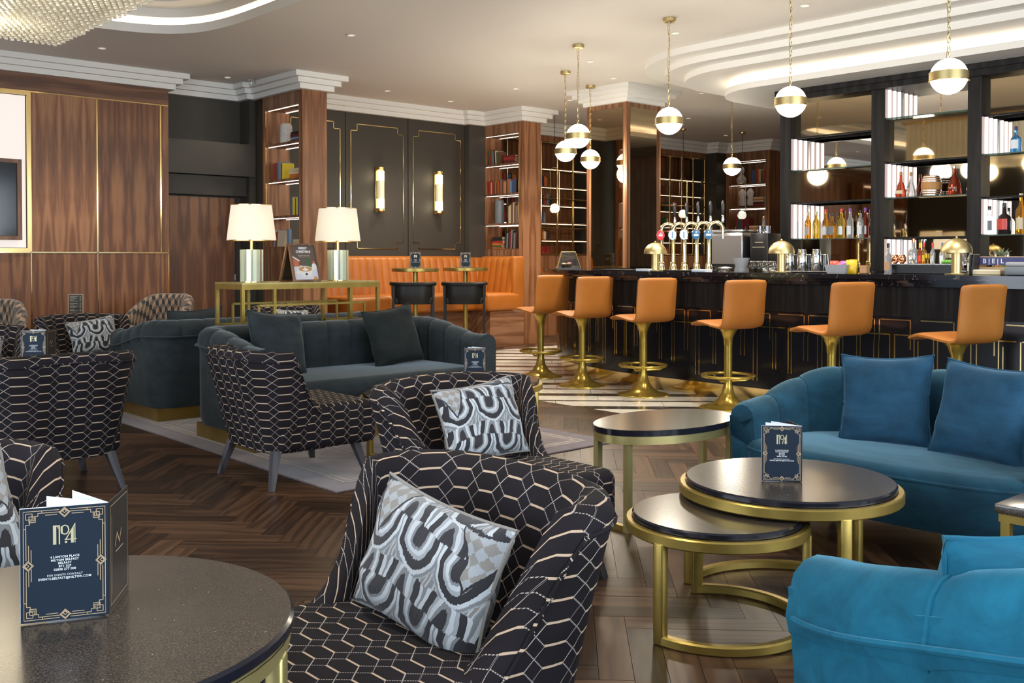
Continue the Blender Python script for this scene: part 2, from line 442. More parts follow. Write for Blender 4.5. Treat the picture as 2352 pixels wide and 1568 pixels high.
# faceted triangle motif with a dark outline
tx = (uu + 10.03).mod(0.34) - 0.17; ty = (vv + 10.02).mod(0.30) - 0.13
tri = tx.abs()*1.5 + ty*-0.9
inside = tri.lt(0.055)*ty.lt(0.055); edge_ = tri.lt(0.066)*ty.lt(0.062) - inside
fac = (((tx + ty)/0.034).floor() + ((tx - ty)/0.034).floor()).mod(2.0)
base_ = m.mix(edge_, base_, C_['k']); base_ = m.mix(inside, base_, m.mix(fac, C_['t'], C_['l']))
m.set(base=base_, rough=0.9, sheen=0.2); m.bump(jag + dd*4.0, 0.4, 0.003)
# menu card stock, lamp shades, poster, barrel
plain('navy_card', (0.007, 0.017, 0.034), 0.6, spec=0.3)
plain('black_card', (0.016, 0.012, 0.010), 0.5)
m = Mat('lamp_shade'); x, y, z = m.xyz()
gl = m.ramp((x*x + y*y*0.0 + (z - 0.10)*(z - 0.10)*1.2).sqrt(), [(0.0, (1.0, 0.80, 0.50)), (0.24, (0.62, 0.52, 0.38))])
m.set(base=(0.55, 0.51, 0.44), rough=0.8, emit=gl, es=0.48)
plain('oak_barrel', (0.50, 0.24, 0.07), 0.5)
plain('copper', (0.75, 0.35, 0.18), 0.2, metal=1.0)
m = Mat('crackle_vase'); x, y, z = m.xyz()
m.set(base=m.ramp(m.vor(m.comb(x, y, z), 70, 'DISTANCE_TO_EDGE'), [(0.02, (0.30, 0.27, 0.24)), (0.08, (0.72, 0.68, 0.64))]), rough=0.5)
plain('onyx', (0.55, 0.60, 0.42), 0.18)
plain('tree_green', (0.05, 0.10, 0.05), 0.7)
plain('poster_brown', (0.10, 0.065, 0.05), 0.5); plain('poster_snow', (0.62, 0.62, 0.68), 0.5); plain('poster_coffee', (0.50, 0.26, 0.09), 0.5)
plain('poster_red', (0.50, 0.13, 0.06), 0.5); plain('poster_cup', (0.75, 0.72, 0.68), 0.4); plain('poster_ginger', (0.55, 0.27, 0.10), 0.6)
plain('snack_red', (0.65, 0.05, 0.03), 0.35); plain('snack_yellow', (0.75, 0.50, 0.02), 0.35); plain('snack_purple', (0.28, 0.10, 0.45), 0.35)
plain('cardboard', (0.45, 0.25, 0.12), 0.7); plain('lime_green', (0.15, 0.42, 0.05), 0.4); plain('leaf_grey_green', (0.16, 0.24, 0.15), 0.5)
plain('orange_fruit', (0.75, 0.28, 0.03), 0.45); plain('pale_wood', (0.52, 0.36, 0.20), 0.6)
BOOKC = dict(red=(0.36, 0.03, 0.025), orange=(0.52, 0.15, 0.03), green=(0.05, 0.12, 0.06), blue=(0.05, 0.10, 0.25), grey=(0.20, 0.20, 0.20), brown=(0.14, 0.06, 0.03), cream=(0.60, 0.48, 0.32), black=(0.018, 0.016, 0.016), yellow=(0.72, 0.55, 0.03), pale_blue=(0.20, 0.33, 0.50), burgundy=(0.16, 0.02, 0.025))
for k_, c_ in BOOKC.items(): plain('book_' + k_, c_, 0.55)
# ------------------------------------------------------------------ SETTING
CZ = 3.40
XL, XR, YF, YB = -3.5, 16.4, -3.0, 11.7
# --- floor: slab + herringbone planks + striped marble
fl = MB(); fl.box(XL, XR, YF, 12.1, -0.12, -0.012); floor = struct(fl.build('floor', 'black_gloss'))
FWD = Vector((math.sin(math.radians(42)), math.cos(math.radians(42))))
def pix(x, y, z=0):
    X_ = x*math.cos(math.radians(42)) - y*math.sin(math.radians(42)); Y_ = x*math.sin(math.radians(42)) + y*math.cos(math.radians(42))
    if Y_ < 0.05: return None
    return 1176 + 2286.7*X_/Y_, 592 + 2286.7*(1.25 - z)/Y_, Y_
def clip(poly, a, b, c):
    """keep a*x+b*y<=c"""
    out = []
    for i in range(len(poly)):
        p, q = poly[i], poly[(i+1) % len(poly)]
        dp = a*p[0] + b*p[1] - c; dq = a*q[0] + b*q[1] - c
        if dp <= 0: out.append(p)
        if (dp < 0 < dq) or (dq < 0 < dp):
            t_ = dp/(dp-dq); out.append((p[0] + (q[0]-p[0])*t_, p[1] + (q[1]-p[1])*t_))
    return out
PW, PL, S2 = 0.105, 0.525, math.sqrt(0.5)
MX, MY = 6.0, 10.15                       # marble: x > MX and y < MY
def rot45(p, q): return (p*S2 - q*S2, p*S2 + q*S2)
planks = []
for i in range(-150, 170):
    for j in range(-30, 34):
        ox = i*PW + j*PL; oy = i*PW - j*PL
        for horiz in (0, 1):
            r_ = (ox, ox+PL, oy, oy+PW) if horiz else (ox+PL, ox+PL+PW, oy+PW-PL, oy+PW)
            g_ = 0.0008
            c4 = [rot45(r_[0]+g_, r_[2]+g_), rot45(r_[1]-g_, r_[2]+g_), rot45(r_[1]-g_, r_[3]-g_), rot45(r_[0]+g_, r_[3]-g_)]
            cx = sum(p[0] for p in c4)/4; cy = sum(p[1] for p in c4)/4
            if not (XL < cx < 16 and -2.6 < cy < 12): continue
            if cx > MX + 0.3 and cy < MY - 0.3: continue
            P4 = pix(cx, cy)
            inview = P4 is not None and -260 < P4[0] < 2612 and P4[1] < 1900
            if not inview and not (P4 is None and cx > -1.5 and cy > -1.5) and not (P4 is not None and P4[2] < 6): continue
            polys = [c4]
            if cx > MX - 0.45 and cy < MY + 0.45:
                a_ = clip(c4, 1, 0, MX); b_ = clip(clip(c4, -1, 0, -MX), 0, -1, -MY); polys = [q for q in (a_, b_) if len(q) > 2]
            for pl in polys: planks.append((P4[2] if inview and P4[1] < 1600 and P4[0] > -60 and P4[0] < 2410 else 99 + random.random(), horiz, cx, cy, pl, len(pl) == 4 and pl == c4))
# the planks that show: on the open floor, not hidden under furniture
HIDE = [(2.83, 5.03, 4.53, 8.6), (1.35, 2.1, 5.35, 6.1), (0.85, 1.6, 1.35, 2.1), (0.15, 0.95, 2.25, 3.0), (0.2, 0.95, 1.4, 2.15), (2.2, 2.9, 2.6, 3.3), (3.8, 4.7, 1.4, 2.9), (1.2, 2.3, 0.2, 1.4)]
def hidden(x, y): return any(a < x < b and c < y < d for a, b, c, d in HIDE)
planks.sort(key=lambda t_: t_[0] + (50 if hidden(t_[2], t_[3]) else 0))
VAR = {}
def plank_mesh(h, k):
    if (h, k) not in VAR:
        b = MB(); d = 0.0008
        b.add([(-PL/2+d, -PW/2+d, 0), (PL/2-d, -PW/2+d, 0), (PL/2-d, PW/2-d, 0), (-PL/2+d, PW/2-d, 0),
               (-PL/2+d, -PW/2+d, -0.010), (PL/2-d, -PW/2+d, -0.010), (PL/2-d, PW/2-d, -0.010), (-PL/2+d, PW/2-d, -0.010)],
              [(0,1,2,3), (4,7,6,5), (0,4,5,1), (1,5,6,2), (2,6,7,3), (3,7,4,0)])
        b.attr = [(k + 0.5)/24]*6
        VAR[(h, k)] = b.mesh('plank', None, True); VAR[(h, k)].materials.append(M_['parquet'])
    return VAR[(h, k)]
rest = MB(); rest.attr = []
n_obj = 0
for dep, h, cx, cy, pl, full in planks:
    k = random.randrange(24)
    if full and n_obj < 300 and dep < 90 and not hidden(cx, cy):
        o = link('plank', plank_mesh(0, k), None, floor, (cx, cy, random.uniform(-0.0006, 0.0004)), PI/4 if h else 3*PI/4); n_obj += 1
    else:
        n = len(pl); zz = random.uniform(-0.0006, 0.0004)
        d_ = (S2, S2) if h else (-S2, S2)
        uvs = [((p[0]-cx)*d_[0] + (p[1]-cy)*d_[1], -(p[0]-cx)*d_[1] + (p[1]-cy)*d_[0]) for p in pl]
        vs = [(p[0], p[1], zz) for p in pl] + [(p[0], p[1], -0.010) for p in pl]
        fs = [tuple(range(n))] + [(i, n+i, n+(i+1) % n, (i+1) % n) for i in range(n)]
        rest.add(vs, fs, [uvs] + [[uvs[i], uvs[i], uvs[(i+1) % n], uvs[(i+1) % n]] for i in range(n)])
        rest.attr += [(k + 0.5)/24]*(n+1)
o = rest.build('herringbone_planks', 'parquet', floor, None); o['kind'] = 'stuff'
# marble strips: rows run along (S2,-S2); widths alternate
tiles = []
nn = 0.0; cyc = [('w', 0.27), ('d', 0.17), ('w', 0.27), ('d', 0.065)]; q = 7.2; k = 0
while q < 16.5:
    kind, wd = cyc[k % 4]; k += 1
    p0 = -9.0 + random.random()*0.9
    while p0 < 6.0:
        ln = 0.92
        c4 = [(p0, q), (p0+ln, q), (p0+ln, q+wd), (p0, q+wd)]
        c4 = [(S2*a + S2*b, -S2*a + S2*b) for a, b in ((p0+0.002, q+0.0015), (p0+ln-0.002, q+0.0015), (p0+ln-0.002, q+wd-0.0015), (p0+0.002, q+wd-0.0015))]
        pl = clip(clip(clip(clip(c4, -1, 0, -MX), 0, 1, MY), 1, 0, 11.5), 0, -1, -1.0)
        p0 += ln
        if len(pl) < 3: continue
        cx = sum(p[0] for p in pl)/len(pl); cy = sum(p[1] for p in pl)/len(pl)
        if cx > 7.9 and cy < 7.6: continue          # under the bar
        tiles.append((kind, cx, cy, pl))
    q += wd
for kind, cx, cy, pl in tiles:
    n = len(pl); b = MB()
    b.add([(p[0]-cx, p[1]-cy, 0) for p in pl] + [(p[0]-cx, p[1]-cy, -0.011) for p in pl], [tuple(range(n))] + [(i, n+i, n+(i+1) % n, (i+1) % n) for i in range(n)])
    b.build('marble_tile' if kind == 'w' else 'marble_strip', 'marble_white' if kind == 'w' else 'marble_dark', floor, None, loc=(cx, cy, 0.0))

# --- ceiling with a rounded recess over the lounge
RCX, RCY, RA, RB, RN = 1.40, 6.75, 2.88, 2.82, 7.0
def sup(th, off):
    a, b = RA+off, RB+off
    c, s_ = abs(math.cos(th)), abs(math.sin(th))
    r_ = ((c/a)**RN + (s_/b)**RN)**(-1/RN); return (RCX + r_*math.cos(th), RCY + r_*math.sin(th))
CX0, CX1, CY0, CY1 = XL, XR, YF, 12.0
ths = sorted([2*PI*i/160 for i in range(160)] + [math.atan2(y_-RCY, x_-RCX) % (2*PI) for x_ in (CX0, CX1) for y_ in (CY0, CY1)])
def outer(th):
    c, s_ = math.cos(th), math.sin(th); t_ = 1e9
    if c > 1e-9: t_ = min(t_, (CX1-RCX)/c)
    if c < -1e-9: t_ = min(t_, (CX0-RCX)/c)
    if s_ > 1e-9: t_ = min(t_, (CY1-RCY)/s_)
    if s_ < -1e-9: t_ = min(t_, (CY0-RCY)/s_)
    return (RCX + t_*c, RCY + t_*s_)
n = len(ths); b = MB()
b.add([(*sup(t_, 0), CZ) for t_ in ths] + [(*outer(t_), CZ) for t_ in ths], [(i, (i+1) % n, n+(i+1) % n, n+i) for i in range(n)])
b.add([(*sup(t_, 0.2), CZ+0.09) for t_ in ths] + [(*outer(t_), CZ+0.6) for t_ in ths], [(i, n+i, n+(i+1) % n, (i+1) % n) for i in range(n)])
ceiling = struct(b.build('ceiling', 'ceiling_paint', None, None))
def ring_strip(b, o0, z0, o1, z1):
    n = len(ths)
    b.add([(*sup(t_, o0), z0) for t_ in ths] + [(*sup(t_, o1), z1) for t_ in ths], [(i, (i+1) % n, n+(i+1) % n, n+i) for i in range(n)])
b = MB(); ring_strip(b, 0, CZ, 0, CZ+0.085); ring_strip(b, 0, CZ+0.085, 0.20, CZ+0.085); b.build('recess_lip', 'white_paint', ceiling)
b = MB(); ring_strip(b, 0.17, CZ+0.09, 0.17, CZ+0.12); ring_strip(b, 0.17, CZ+0.12, 0.13, CZ+0.12); b.build('led_strip', 'led', ceiling)
zz = CZ + 0.17
b = MB(); ring_strip(b, 0.20, CZ+0.085, 0.20, zz); ring_strip(b, 0.20, zz, 0.05, zz); b.build('recess_step', 'white_paint', ceiling)
for k in range(3):
    o_ = 0.05 - 0.22*k
    b = MB(); ring_strip(b, o_, zz + 0.085*k, o_, zz + 0.085*(k+1)); ring_strip(b, o_, zz + 0.085*(k+1), o_ - 0.22, zz + 0.085*(k+1)); b.build('recess_step', 'white_paint', ceiling)
b = MB(); zt = zz + 0.255
b.add([(*sup(t_, -0.61), zt) for t_ in ths], [tuple(range(n))]); b.build('recess_top', 'ceiling_paint', ceiling, None)
# --- stepped raft over the bar
def rrect(x0, x1, y0, y1, r, seg=14):
    pts = []
    for cx, cy, a0 in ((x1-r, y1-r, 0), (x0+r, y1-r, PI/2), (x0+r, y0+r, PI), (x1-r, y0+r, 1.5*PI)):
        for i in range(seg+1):
            a = a0 + PI/2*i/seg; pts.append((cx + r*math.cos(a), cy + r*math.sin(a)))
    return pts
for k in range(3):
    o_ = 0.20*k
    b = MB(); b.prism(rrect(8.10+o_, 13.2-o_, -2.6+o_, 7.62-o_, 1.35-o_*0.8), CZ - 0.068*(k+1), CZ - 0.068*k - 0.001); b.build('ceiling_tier', 'white_paint', ceiling)
b = MB(); b.prism(rrect(9.20, 12.1, -1.5, 6.55, 0.55), 3.11, 3.20); b.build('raft_core', 'white_paint', ceiling)
b = MB(); b.prism(rrect(8.93, 12.4, -1.8, 6.85, 0.75), 3.045, 3.11); b.build('ceiling_raft', 'white_paint', ceiling)
b = MB(); b.tube([(x_, y_, 3.125) for x_, y_ in rrect(9.05, 12.25, -1.65, 6.70, 0.65)], 0.012, 6, True); b.build('led_strip', 'led_raft', ceiling)
# --- cornice: three steps following the walls
WP = [(XL, 11.4), (4.84, 11.4), (4.84, 11.7), (5.90, 11.7), (5.90, 11.45), (5.98, 11.45), (5.98, 10.30), (6.31, 10.30), (6.31, 11.5), (9.41, 11.5), (9.41, 11.40), (9.72, 11.40), (9.72, 10.57), (10.08, 10.57), (10.08, 11.6), (15.40, 11.6), (15.40, 11.35), (15.70, 11.35), (15.70, 10.40), (16.10, 10.40), (16.10, 11.8)]
def offset(path, d):
    out = []
    for i, p in enumerate(path):
        ns = []
        for a, b_ in ((i-1, i), (i, i+1)):
            if 0 <= a and b_ < len(path):
                dx, dy = path[b_][0]-path[a][0], path[b_][1]-path[a][1]; l = math.hypot(dx, dy); ns.append((dy/l, -dx/l))
        if len(ns) == 1: out.append((p[0] + ns[0][0]*d, p[1] + ns[0][1]*d))
        else: out.append((p[0] + (ns[0][0]+ns[1][0])*d, p[1] + (ns[0][1]+ns[1][1])*d))
    return out
for k in range(3):
    b = MB(); d = 0.185 - 0.06*k; z1 = CZ - 0.06*k; z0 = z1 - 0.06
    q_ = offset(WP, d)
    for i in range(len(WP)-1):
        a0, a1, b0, b1 = WP[i], WP[i+1], q_[i], q_[i+1]
        b.add([(*b0, z0), (*b1, z0), (*b1, z1), (*b0, z1), (*a0, z0), (*a1, z0)], [(0, 1, 2, 3), (0, 4, 5, 1)])
    struct(b.build('trim_%d' % (k+1), 'white_paint', None, None))
b = MB(); b.tube([(x_, y_, CZ-0.03) for x_, y_ in offset(WP, 0.19)], 0.0015, 4)
def panel(parent, mat, x0, x1, z0, z1, y, t=0.02, name='panel'):
    b = MB(); hx, hz = (x1-x0)/2, (z1-z0)/2
    b.box(-hx+0.0015, hx-0.0015, 0, t, -hz+0.0015, hz-0.0015)
    return b.build(name, mat, parent, None, loc=((x0+x1)/2, y, (z0+z1)/2))
# --- wall with the screen (wood panelled)
b = MB(); b.box(XL, 4.84, 11.42, 11.8, 0, CZ); wl = struct(b.build('wall_left', 'dark_paint', None, None))
XS = [-3.4, -2.2, -0.9, 0.2, 1.0, 3.317, 4.016, 4.742, 4.84]
for i in range(len(XS)-1):
    panel(wl, 'walnut', XS[i], XS[i+1], 0.0, 1.31, 11.40)
    if i != 4: panel(wl, 'walnut_warm' if i == 5 else 'walnut', XS[i], XS[i+1], 1.31, 3.03, 11.40)
panel(wl, 'walnut_dark_band', -3.4, 4.84, 3.03, 3.22, 11.395)
for x_, z0, z1 in ((3.317, 1.31, 3.03), (4.016, 1.31, 3.03), (4.742, 1.31, 3.03), (3.317, 0, 1.31), (4.016, 0, 1.31), (4.83, 0, 1.42)):
    b = MB(); w_ = 0.008 if z0 > 1 or x_ > 4.8 else 0.004; b.box(x_-w_, x_+w_, 11.392, 11.40, z0, z1); b.build('gold_inlay', 'brass_bright', wl, None)
for z_ in (1.31, 3.03):
    b = MB(); b.box(-0.9, 4.835, 11.392, 11.40, z_-0.006, z_+0.006); b.build('gold_inlay', 'brass_bright', wl, None)
# lit niche with gold frame
b = MB(); b.box(1.05, 3.27, 11.405, 11.415, 1.36, 2.98); b.build('lit_panel', 'niche_glow', wl, None)
b = MB()
for x0, x1, z0, z1 in ((1.0, 3.317, 1.315, 1.355), (1.0, 3.317, 2.985, 3.025), (1.0, 1.04, 1.355, 2.985), (3.277, 3.317, 1.355, 2.985)): b.box(x0, x1, 11.375, 11.405, z0, z1)
b.build('niche_frame', 'brass', wl, None)
# --- service recess with dark bulkheads and a walnut door
b = MB(); b.box(4.84, 5.98, 11.7, 11.95, 0, CZ); wr = struct(b.build('wall_recess', 'dark_paint', None, None))
b = MB(); b.box(4.845, 5.965, 11.42, 11.70, 2.26, 2.66); b.build('bulkhead', 'dark_paint', wr, None)
b = MB(); b.box(4.845, 5.95, 11.54, 11.70, 2.02, 2.255); b.build('bulkhead', 'dark_paint', wr, None)
b = MB(); b.box(5.90, 5.979, 11.45, 11.70, 0, CZ); b.build('pier', 'dark_paint', wr, None)
d1 = struct(panel(None, 'walnut', 4.86, 5.80, 0.01, 2.0, 11.66, 0.035, 'door_1'))
b = MB()
for z_ in (0.25, 1.0, 1.75): b.box(0.455, 0.475, -0.014, 0.0, z_-1.0-0.04, z_-1.0+0.04)
b.build('hinge', 'steel', d1, None)
# --- dark panelled back wall with gold stepped frames
b = MB(); b.box(5.98, 9.72, 11.52, 11.95, 0, CZ); wb = struct(b.build('wall_back', 'dark_paint', None, None))
def gold_frame(x0, x1, z0, z1, y, parent, s_=0.10, w_=0.010):
    pts = [(x0+s_, z1), (x1-s_, z1), (x1-s_, z1-s_*0.9), (x1, z1-s_*0.9), (x1, z0+s_*0.9), (x1-s_, z0+s_*0.9), (x1-s_, z0), (x0+s_, z0), (x0+s_, z0+s_*0.9), (x0, z0+s_*0.9), (x0, z1-s_*0.9), (x0+s_, z1-s_*0.9)]
    b = MB(); n = len(pts)
    for i in range(n):
        p, q = pts[i], pts[(i+1) % n]
        b.box(min(p[0], q[0])-w_/2, max(p[0], q[0])+w_/2, y-0.006, y, min(p[1], q[1])-w_/2, max(p[1], q[1])+w_/2)
    return b.build('gold_frame', 'brass_bright', parent, None)
for x0 in (6.32, 7.33, 8.37):
    x1 = {6.32: 7.33, 7.33: 8.37, 8.37: 9.41}[x0]
    panel(wb, 'dark_paint', x0+0.004, x1-0.004, 0.0, 3.22, 11.50)
    gold_frame(x0+0.085, x1-0.085, 1.38, 3.07, 11.50, wb)
b = MB(); b.box(9.412, 9.72, 11.40, 11.52, 0, CZ); b.build('pier', 'dark_paint_light', wb, None)
# --- far bay: gold lattice over mirrors, their reflection built as real lit shelves
b = MB(); b.box(10.08, 16.4, 12.0, 12.2, 0, CZ); wf = struct(b.build('wall_far', 'walnut', None, None))
b = MB(); b.box(10.08, 15.4, 11.60, 12.0, 0, 1.29); b.build('dado', 'walnut_warm', wf, None)  # dado and head panel: lighter walnut stands in for light falling there
b = MB(); b.box(10.08, 15.4, 11.60, 12.0, 3.13, CZ); b.build('head_panel', 'walnut_warm', wf, None)
b = MB(); b.box(15.4, 15.70, 11.36, 12.0, 0, CZ); b.build('pier', 'dark_paint', wf, None)
b = MB(); b.box(12.25, 13.65, 11.62, 12.0, 1.29, 3.13); b.build('dark_bay', 'dark_paint', wf, None)
for z_ in (1.55, 1.83, 2.12, 2.42, 2.72):
    b = MB(); b.box(10.08, 15.4, 11.72, 12.0, z_-0.02, z_); b.build('reflected_shelf', 'walnut_frame', wf, None)
    b = MB(); b.box(10.08, 15.4, 11.722, 11.732, z_-0.030, z_-0.021); b.build('led_strip', 'led_dim', wf, None)
for xs in ([11.08 - 0.365*2, 11.08 - 0.365, 11.08, 11.445, 11.81, 12.19], [13.72, 14.0, 14.34, 14.68, 15.02, 15.37]):
    for x_ in xs:
        b = MB(); b.lathe([(0.016, 1.29), (0.016, 3.13)], 8, x_, 11.61); b.build('lattice_upright', 'brass_bright', wf)
    for z_ in (1.31, 1.73, 2.21, 2.66, 3.11):
        b = MB(); b.tube([(xs[0], 11.61, z_), (xs[-1], 11.61, z_)], 0.015, 8); b.build('lattice_rail', 'brass_bright', wf)
# --- right wall, walls behind the camera with windows
b = MB(); b.box(XR, XR+0.2, YF, 12.1, 0, CZ+0.6); struct(b.build('wall_right', 'walnut_plain', None, None))
b = MB(); b.box(10.0, XR, YF-0.2, YF, 0, CZ+0.6); b.box(XL, -1.2, YF-0.2, YF, 0, CZ+0.6); b.box(-1.2, 10, YF-0.2, YF, 0, 0.4); b.box(-1.2, 10, YF-0.2, YF, 3.1, CZ+0.6)
struct(b.build('wall_front', 'dark_paint_light', None, None))
b = MB(); b.box(XL-0.2, XL, 8.6, 12, 0, CZ+0.6); b.box(XL-0.2, XL, YF, -1.6, 0, CZ+0.6); b.box(XL-0.2, XL, -1.6, 8.6, 0, 0.4); b.box(XL-0.2, XL, -1.6, 8.6, 3.1, CZ+0.6)
struct(b.build('wall_side', 'dark_paint_light', None, None))
for k, (a0, a1, ax) in enumerate(((-1.2, 10.0, 'x'), (-1.6, 8.6, 'y'))):
    b = MB()
    nb = 6
    for i in range(nb+1):
        p = a0 + (a1-a0)*i/nb
        if ax == 'x': b.box(p-0.03, p+0.03, YF-0.12, YF-0.05, 0.4, 3.1)
        else: b.box(XL-0.12, XL-0.05, p-0.03, p+0.03, 0.4, 3.1)
    wo = struct(b.build('window_%d' % (k+1), 'black_metal', None, None))
    for i in range(nb):
        p = a0 + (a1-a0)*i/nb; q_ = a0 + (a1-a0)*(i+1)/nb
        b = MB()
        if ax == 'x': b.box(p+0.03, q_-0.03, YF-0.09, YF-0.08, 0.4, 3.1)
        else: b.box(XL-0.09, XL-0.08, p+0.03, q_-0.03, 0.4, 3.1)
        b.build('pane', 'glass', wo, None)
# ------------------------------------------------------------------ FURNITURE
def upath(hw, yf, yb, r, n=44):
    """U in plan, open to -Y: returns [(x,y,nx,ny,s)] from the left front round the back to the right front"""
    segs = []
    la = yb - r - yf; lc = PI/2*r; lb = 2*(hw - r); tot = 2*la + 2*lc + lb; out = []
    for i in range(n+1):
        s_ = tot*i/n
        if s_ <= la: p = (-hw, yf + s_, -1, 0)
        elif s_ <= la+lc:
            a = PI - (s_-la)/r; p = (-hw + r + r*math.cos(a), yb - r + r*math.sin(a), math.cos(a), math.sin(a))
        elif s_ <= la+lc+lb: p = (-hw + r + (s_-la-lc), yb, 0, 1)
        elif s_ <= la+2*lc+lb:
            a = PI/2 - (s_-la-lc-lb)/r; p = (hw - r + r*math.cos(a), yb - r + r*math.sin(a), math.cos(a), math.sin(a))
        else: p = (hw, yb - r - (s_-la-2*lc-lb), 1, 0)
        out.append(p + (s_,))
    return out, tot
def epath(hw, yf, yb, n=48, pw=2.4):
    """superelliptic U"""
    pts = []
    for i in range(n+1):
        a = PI - PI*i/n
        c, s_ = math.cos(a), math.sin(a)
        x_ = hw*math.copysign(abs(c)**(2/pw), c); y_ = yf + (yb-yf)*abs(s_)**(2/pw); pts.append((x_, y_))
    # resample
    L_ = [0]
    for i in range(n): L_.append(L_[-1] + math.hypot(pts[i+1][0]-pts[i][0], pts[i+1][1]-pts[i][1]))
    out = []
    for i in range(n+1):
        s_ = L_[-1]*i/n; k = 0
        while k < n-1 and L_[k+1] < s_: k += 1
        t_ = (s_-L_[k])/max(1e-9, L_[k+1]-L_[k])
        x_ = pts[k][0] + (pts[k+1][0]-pts[k][0])*t_; y_ = pts[k][1] + (pts[k+1][1]-pts[k][1])*t_
        dx, dy = pts[k+1][0]-pts[k][0], pts[k+1][1]-pts[k][1]; l = math.hypot(dx, dy)
        out.append((x_, y_, -dy/l, dx/l, s_))
    return out, L_[-1]
def smooth01(t_): t_ = max(0, min(1, t_)); return t_*t_*(3-2*t_)
def shell(path, hfun, z0, zi, th, lean, rim=4, nz=7, inner=True):
    """wrapped back: outer face up, over a rounded rim, down the inside; ends capped"""
    b = MB(); n = len(path)-1
    secs = []
    for (x_, y_, nx, ny, s_) in path:
        h = hfun(x_, y_, s_); le = lean(x_, y_, s_); sec = []
        hr = max(h - th/2, z0 + 0.02)
        def off(z_): return le*max(0, (z_-z0)/(0.75-z0))**1.25
        for k in range(nz+1):
            z_ = z0 + (hr-z0)*k/nz
            o_ = off(z_) - (0.02*(1-k/2) if k < 2 else 0)
            sec.append((o_, z_))
        for k in range(1, rim):
            a = PI*k/rim; sec.append((off(hr) - th/2 + th/2*math.cos(a), hr + th/2*math.sin(a)))
        for k in range(nz+1):
            z_ = hr + (zi-hr)*k/nz; sec.append((off(max(z_, z0)) - th, z_))
        secs.append([(x_ + nx*o_, y_ + ny*o_, z_) for o_, z_ in sec])
    m_ = len(secs[0])-1
    vl = [0]
    mid = secs[n//2]
    for k in range(m_): vl.append(vl[-1] + (Vector(mid[k+1])-Vector(mid[k])).length)
    cum = []
    for q in secs:
        c = [z0]
        for k in range(m_): c.append(c[-1] + (Vector(q[k+1])-Vector(q[k])).length)
        cum.append(c)
    b.grid(lambda i, j: (secs[i][j], (path[i][4], cum[i][j])), n, m_)
    for e, sgn in ((0, 1), (n, -1)):
        base = len(b.v); 
        idx = list(range(len(secs[e])))
        b.add(secs[e], [idx if sgn < 0 else idx[::-1]])
    return b
def leg_mb(x_, y_, x2, y2, z1, r0=0.024, r1=0.013):
    b = MB(); q = [(-1, -1), (1, -1), (1, 1), (-1, 1)]
    b.add([(x2 + a*r1, y2 + c*r1, 0) for a, c in q] + [(x_ + a*r0, y_ + c*r0, z1) for a, c in q], [(0,3,2,1), (4,5,6,7), (0,1,5,4), (1,2,6,5), (2,3,7,6), (3,0,4,7)])
    return b
def pillow(sx, sz, t=0.13, n=22):
    """standing cushion in the xz plane, front towards -y, corner tips pulled out"""
    b = MB()
    for sg in (-1, 1):
        def fn(i, j):
            u = -1 + 2*i/n; v_ = -1 + 2*j/n
            k = 1 - 0.10*(1 - v_*v_)*abs(u)**3; k2 = 1 - 0.10*(1 - u*u)*abs(v_)**3
            f = max(0, (1-abs(u)**3.2)*(1-abs(v_)**3.2))**0.55
            w_ = 0.010*math.sin(11*u*abs(v_) + 3*v_)*(abs(u)*abs(v_))**0.5 + 0.006*math.sin(7*v_ + 2*u)*abs(u)
            return ((u*sx/2*k, sg*(t/2*f + w_*f), v_*sz/2*k2), (u*sx/2 + 0.5, v_*sz/2 + 0.5))
        if sg < 0: b.grid(fn, n, n)
        else: b.grid(lambda i, j: fn(n-i, j), n, n)
    return b
def piping_loop(sx, sz):
    n = 14; pts = []
    def P(u, v_): 
        k = 1 - 0.10*(1 - v_*v_)*abs(u)**3; k2 = 1 - 0.10*(1 - u*u)*abs(v_)**3
        return (u*sx/2*k, 0, v_*sz/2*k2)
    for i in range(n): pts.append(P(-1 + 2*i/n, -1))
    for i in range(n): pts.append(P(1, -1 + 2*i/n))
    for i in range(n): pts.append(P(1 - 2*i/n, 1))
    for i in range(n): pts.append(P(-1, 1 - 2*i/n))
    b = MB(); b.tube(pts, 0.005, 5, True); return b
CUSH = {}
def cushion(mat, label, loc, rot, size=(0.44, 0.44), t=0.14, pm=None, group=None, name='scatter_cushion'):
    key = (mat, size, t)
    if key not in CUSH:
        a = pillow(*size, t).mesh('cover', 0.9); a.materials.append(M_[mat])
        p_ = piping_loop(*size).mesh('piping', 0.9); p_.materials.append(M_[pm or mat]); CUSH[key] = (a, p_)
    r_ = thing(name, label, 'cushion', loc, rot, group)
    link('cover', CUSH[key][0], None, r_); link('piping', CUSH[key][1], None, r_)
    return r_
# ---- hexagon slipper chair
path, tot = upath(0.315, -0.03, 0.315, 0.15, 48)
def ch_h(x_, y_, s_):
    f = max(0.0, min(1.0, (y_ + 0.03)/0.22)); return 0.43 + 0.315*f**1.8 + (0.018*(1 - (x_/0.33)**2) if y_ > 0.2 else 0)
def ch_lean(x_, y_, s_): return 0.03 + 0.095*smooth01((y_-0.0)/0.3)
CH = dict(
    backrest=shell(path, ch_h, 0.19, 0.36, 0.085, ch_lean).mesh('backrest', 0.9),
    seat=MB().rbox(-0.325, 0.325, -0.37, 0.25, 0.19, 0.435, 0.045, 4).mesh('seat', 0.9, True))
pp = [(x_ + nx*(ch_lean(x_, y_, s_)*((ch_h(x_, y_, s_)-0.055-0.19)/0.56)**1.25 + 0.003), y_ + ny*(ch_lean(x_, y_, s_)*((ch_h(x_, y_, s_)-0.055-0.19)/0.56)**1.25 + 0.003), ch_h(x_, y_, s_) - 0.055) for x_, y_, nx, ny, s_ in path]
CH['piping'] = MB().tube(pp, 0.006, 5).mesh('piping', 0.9, True)
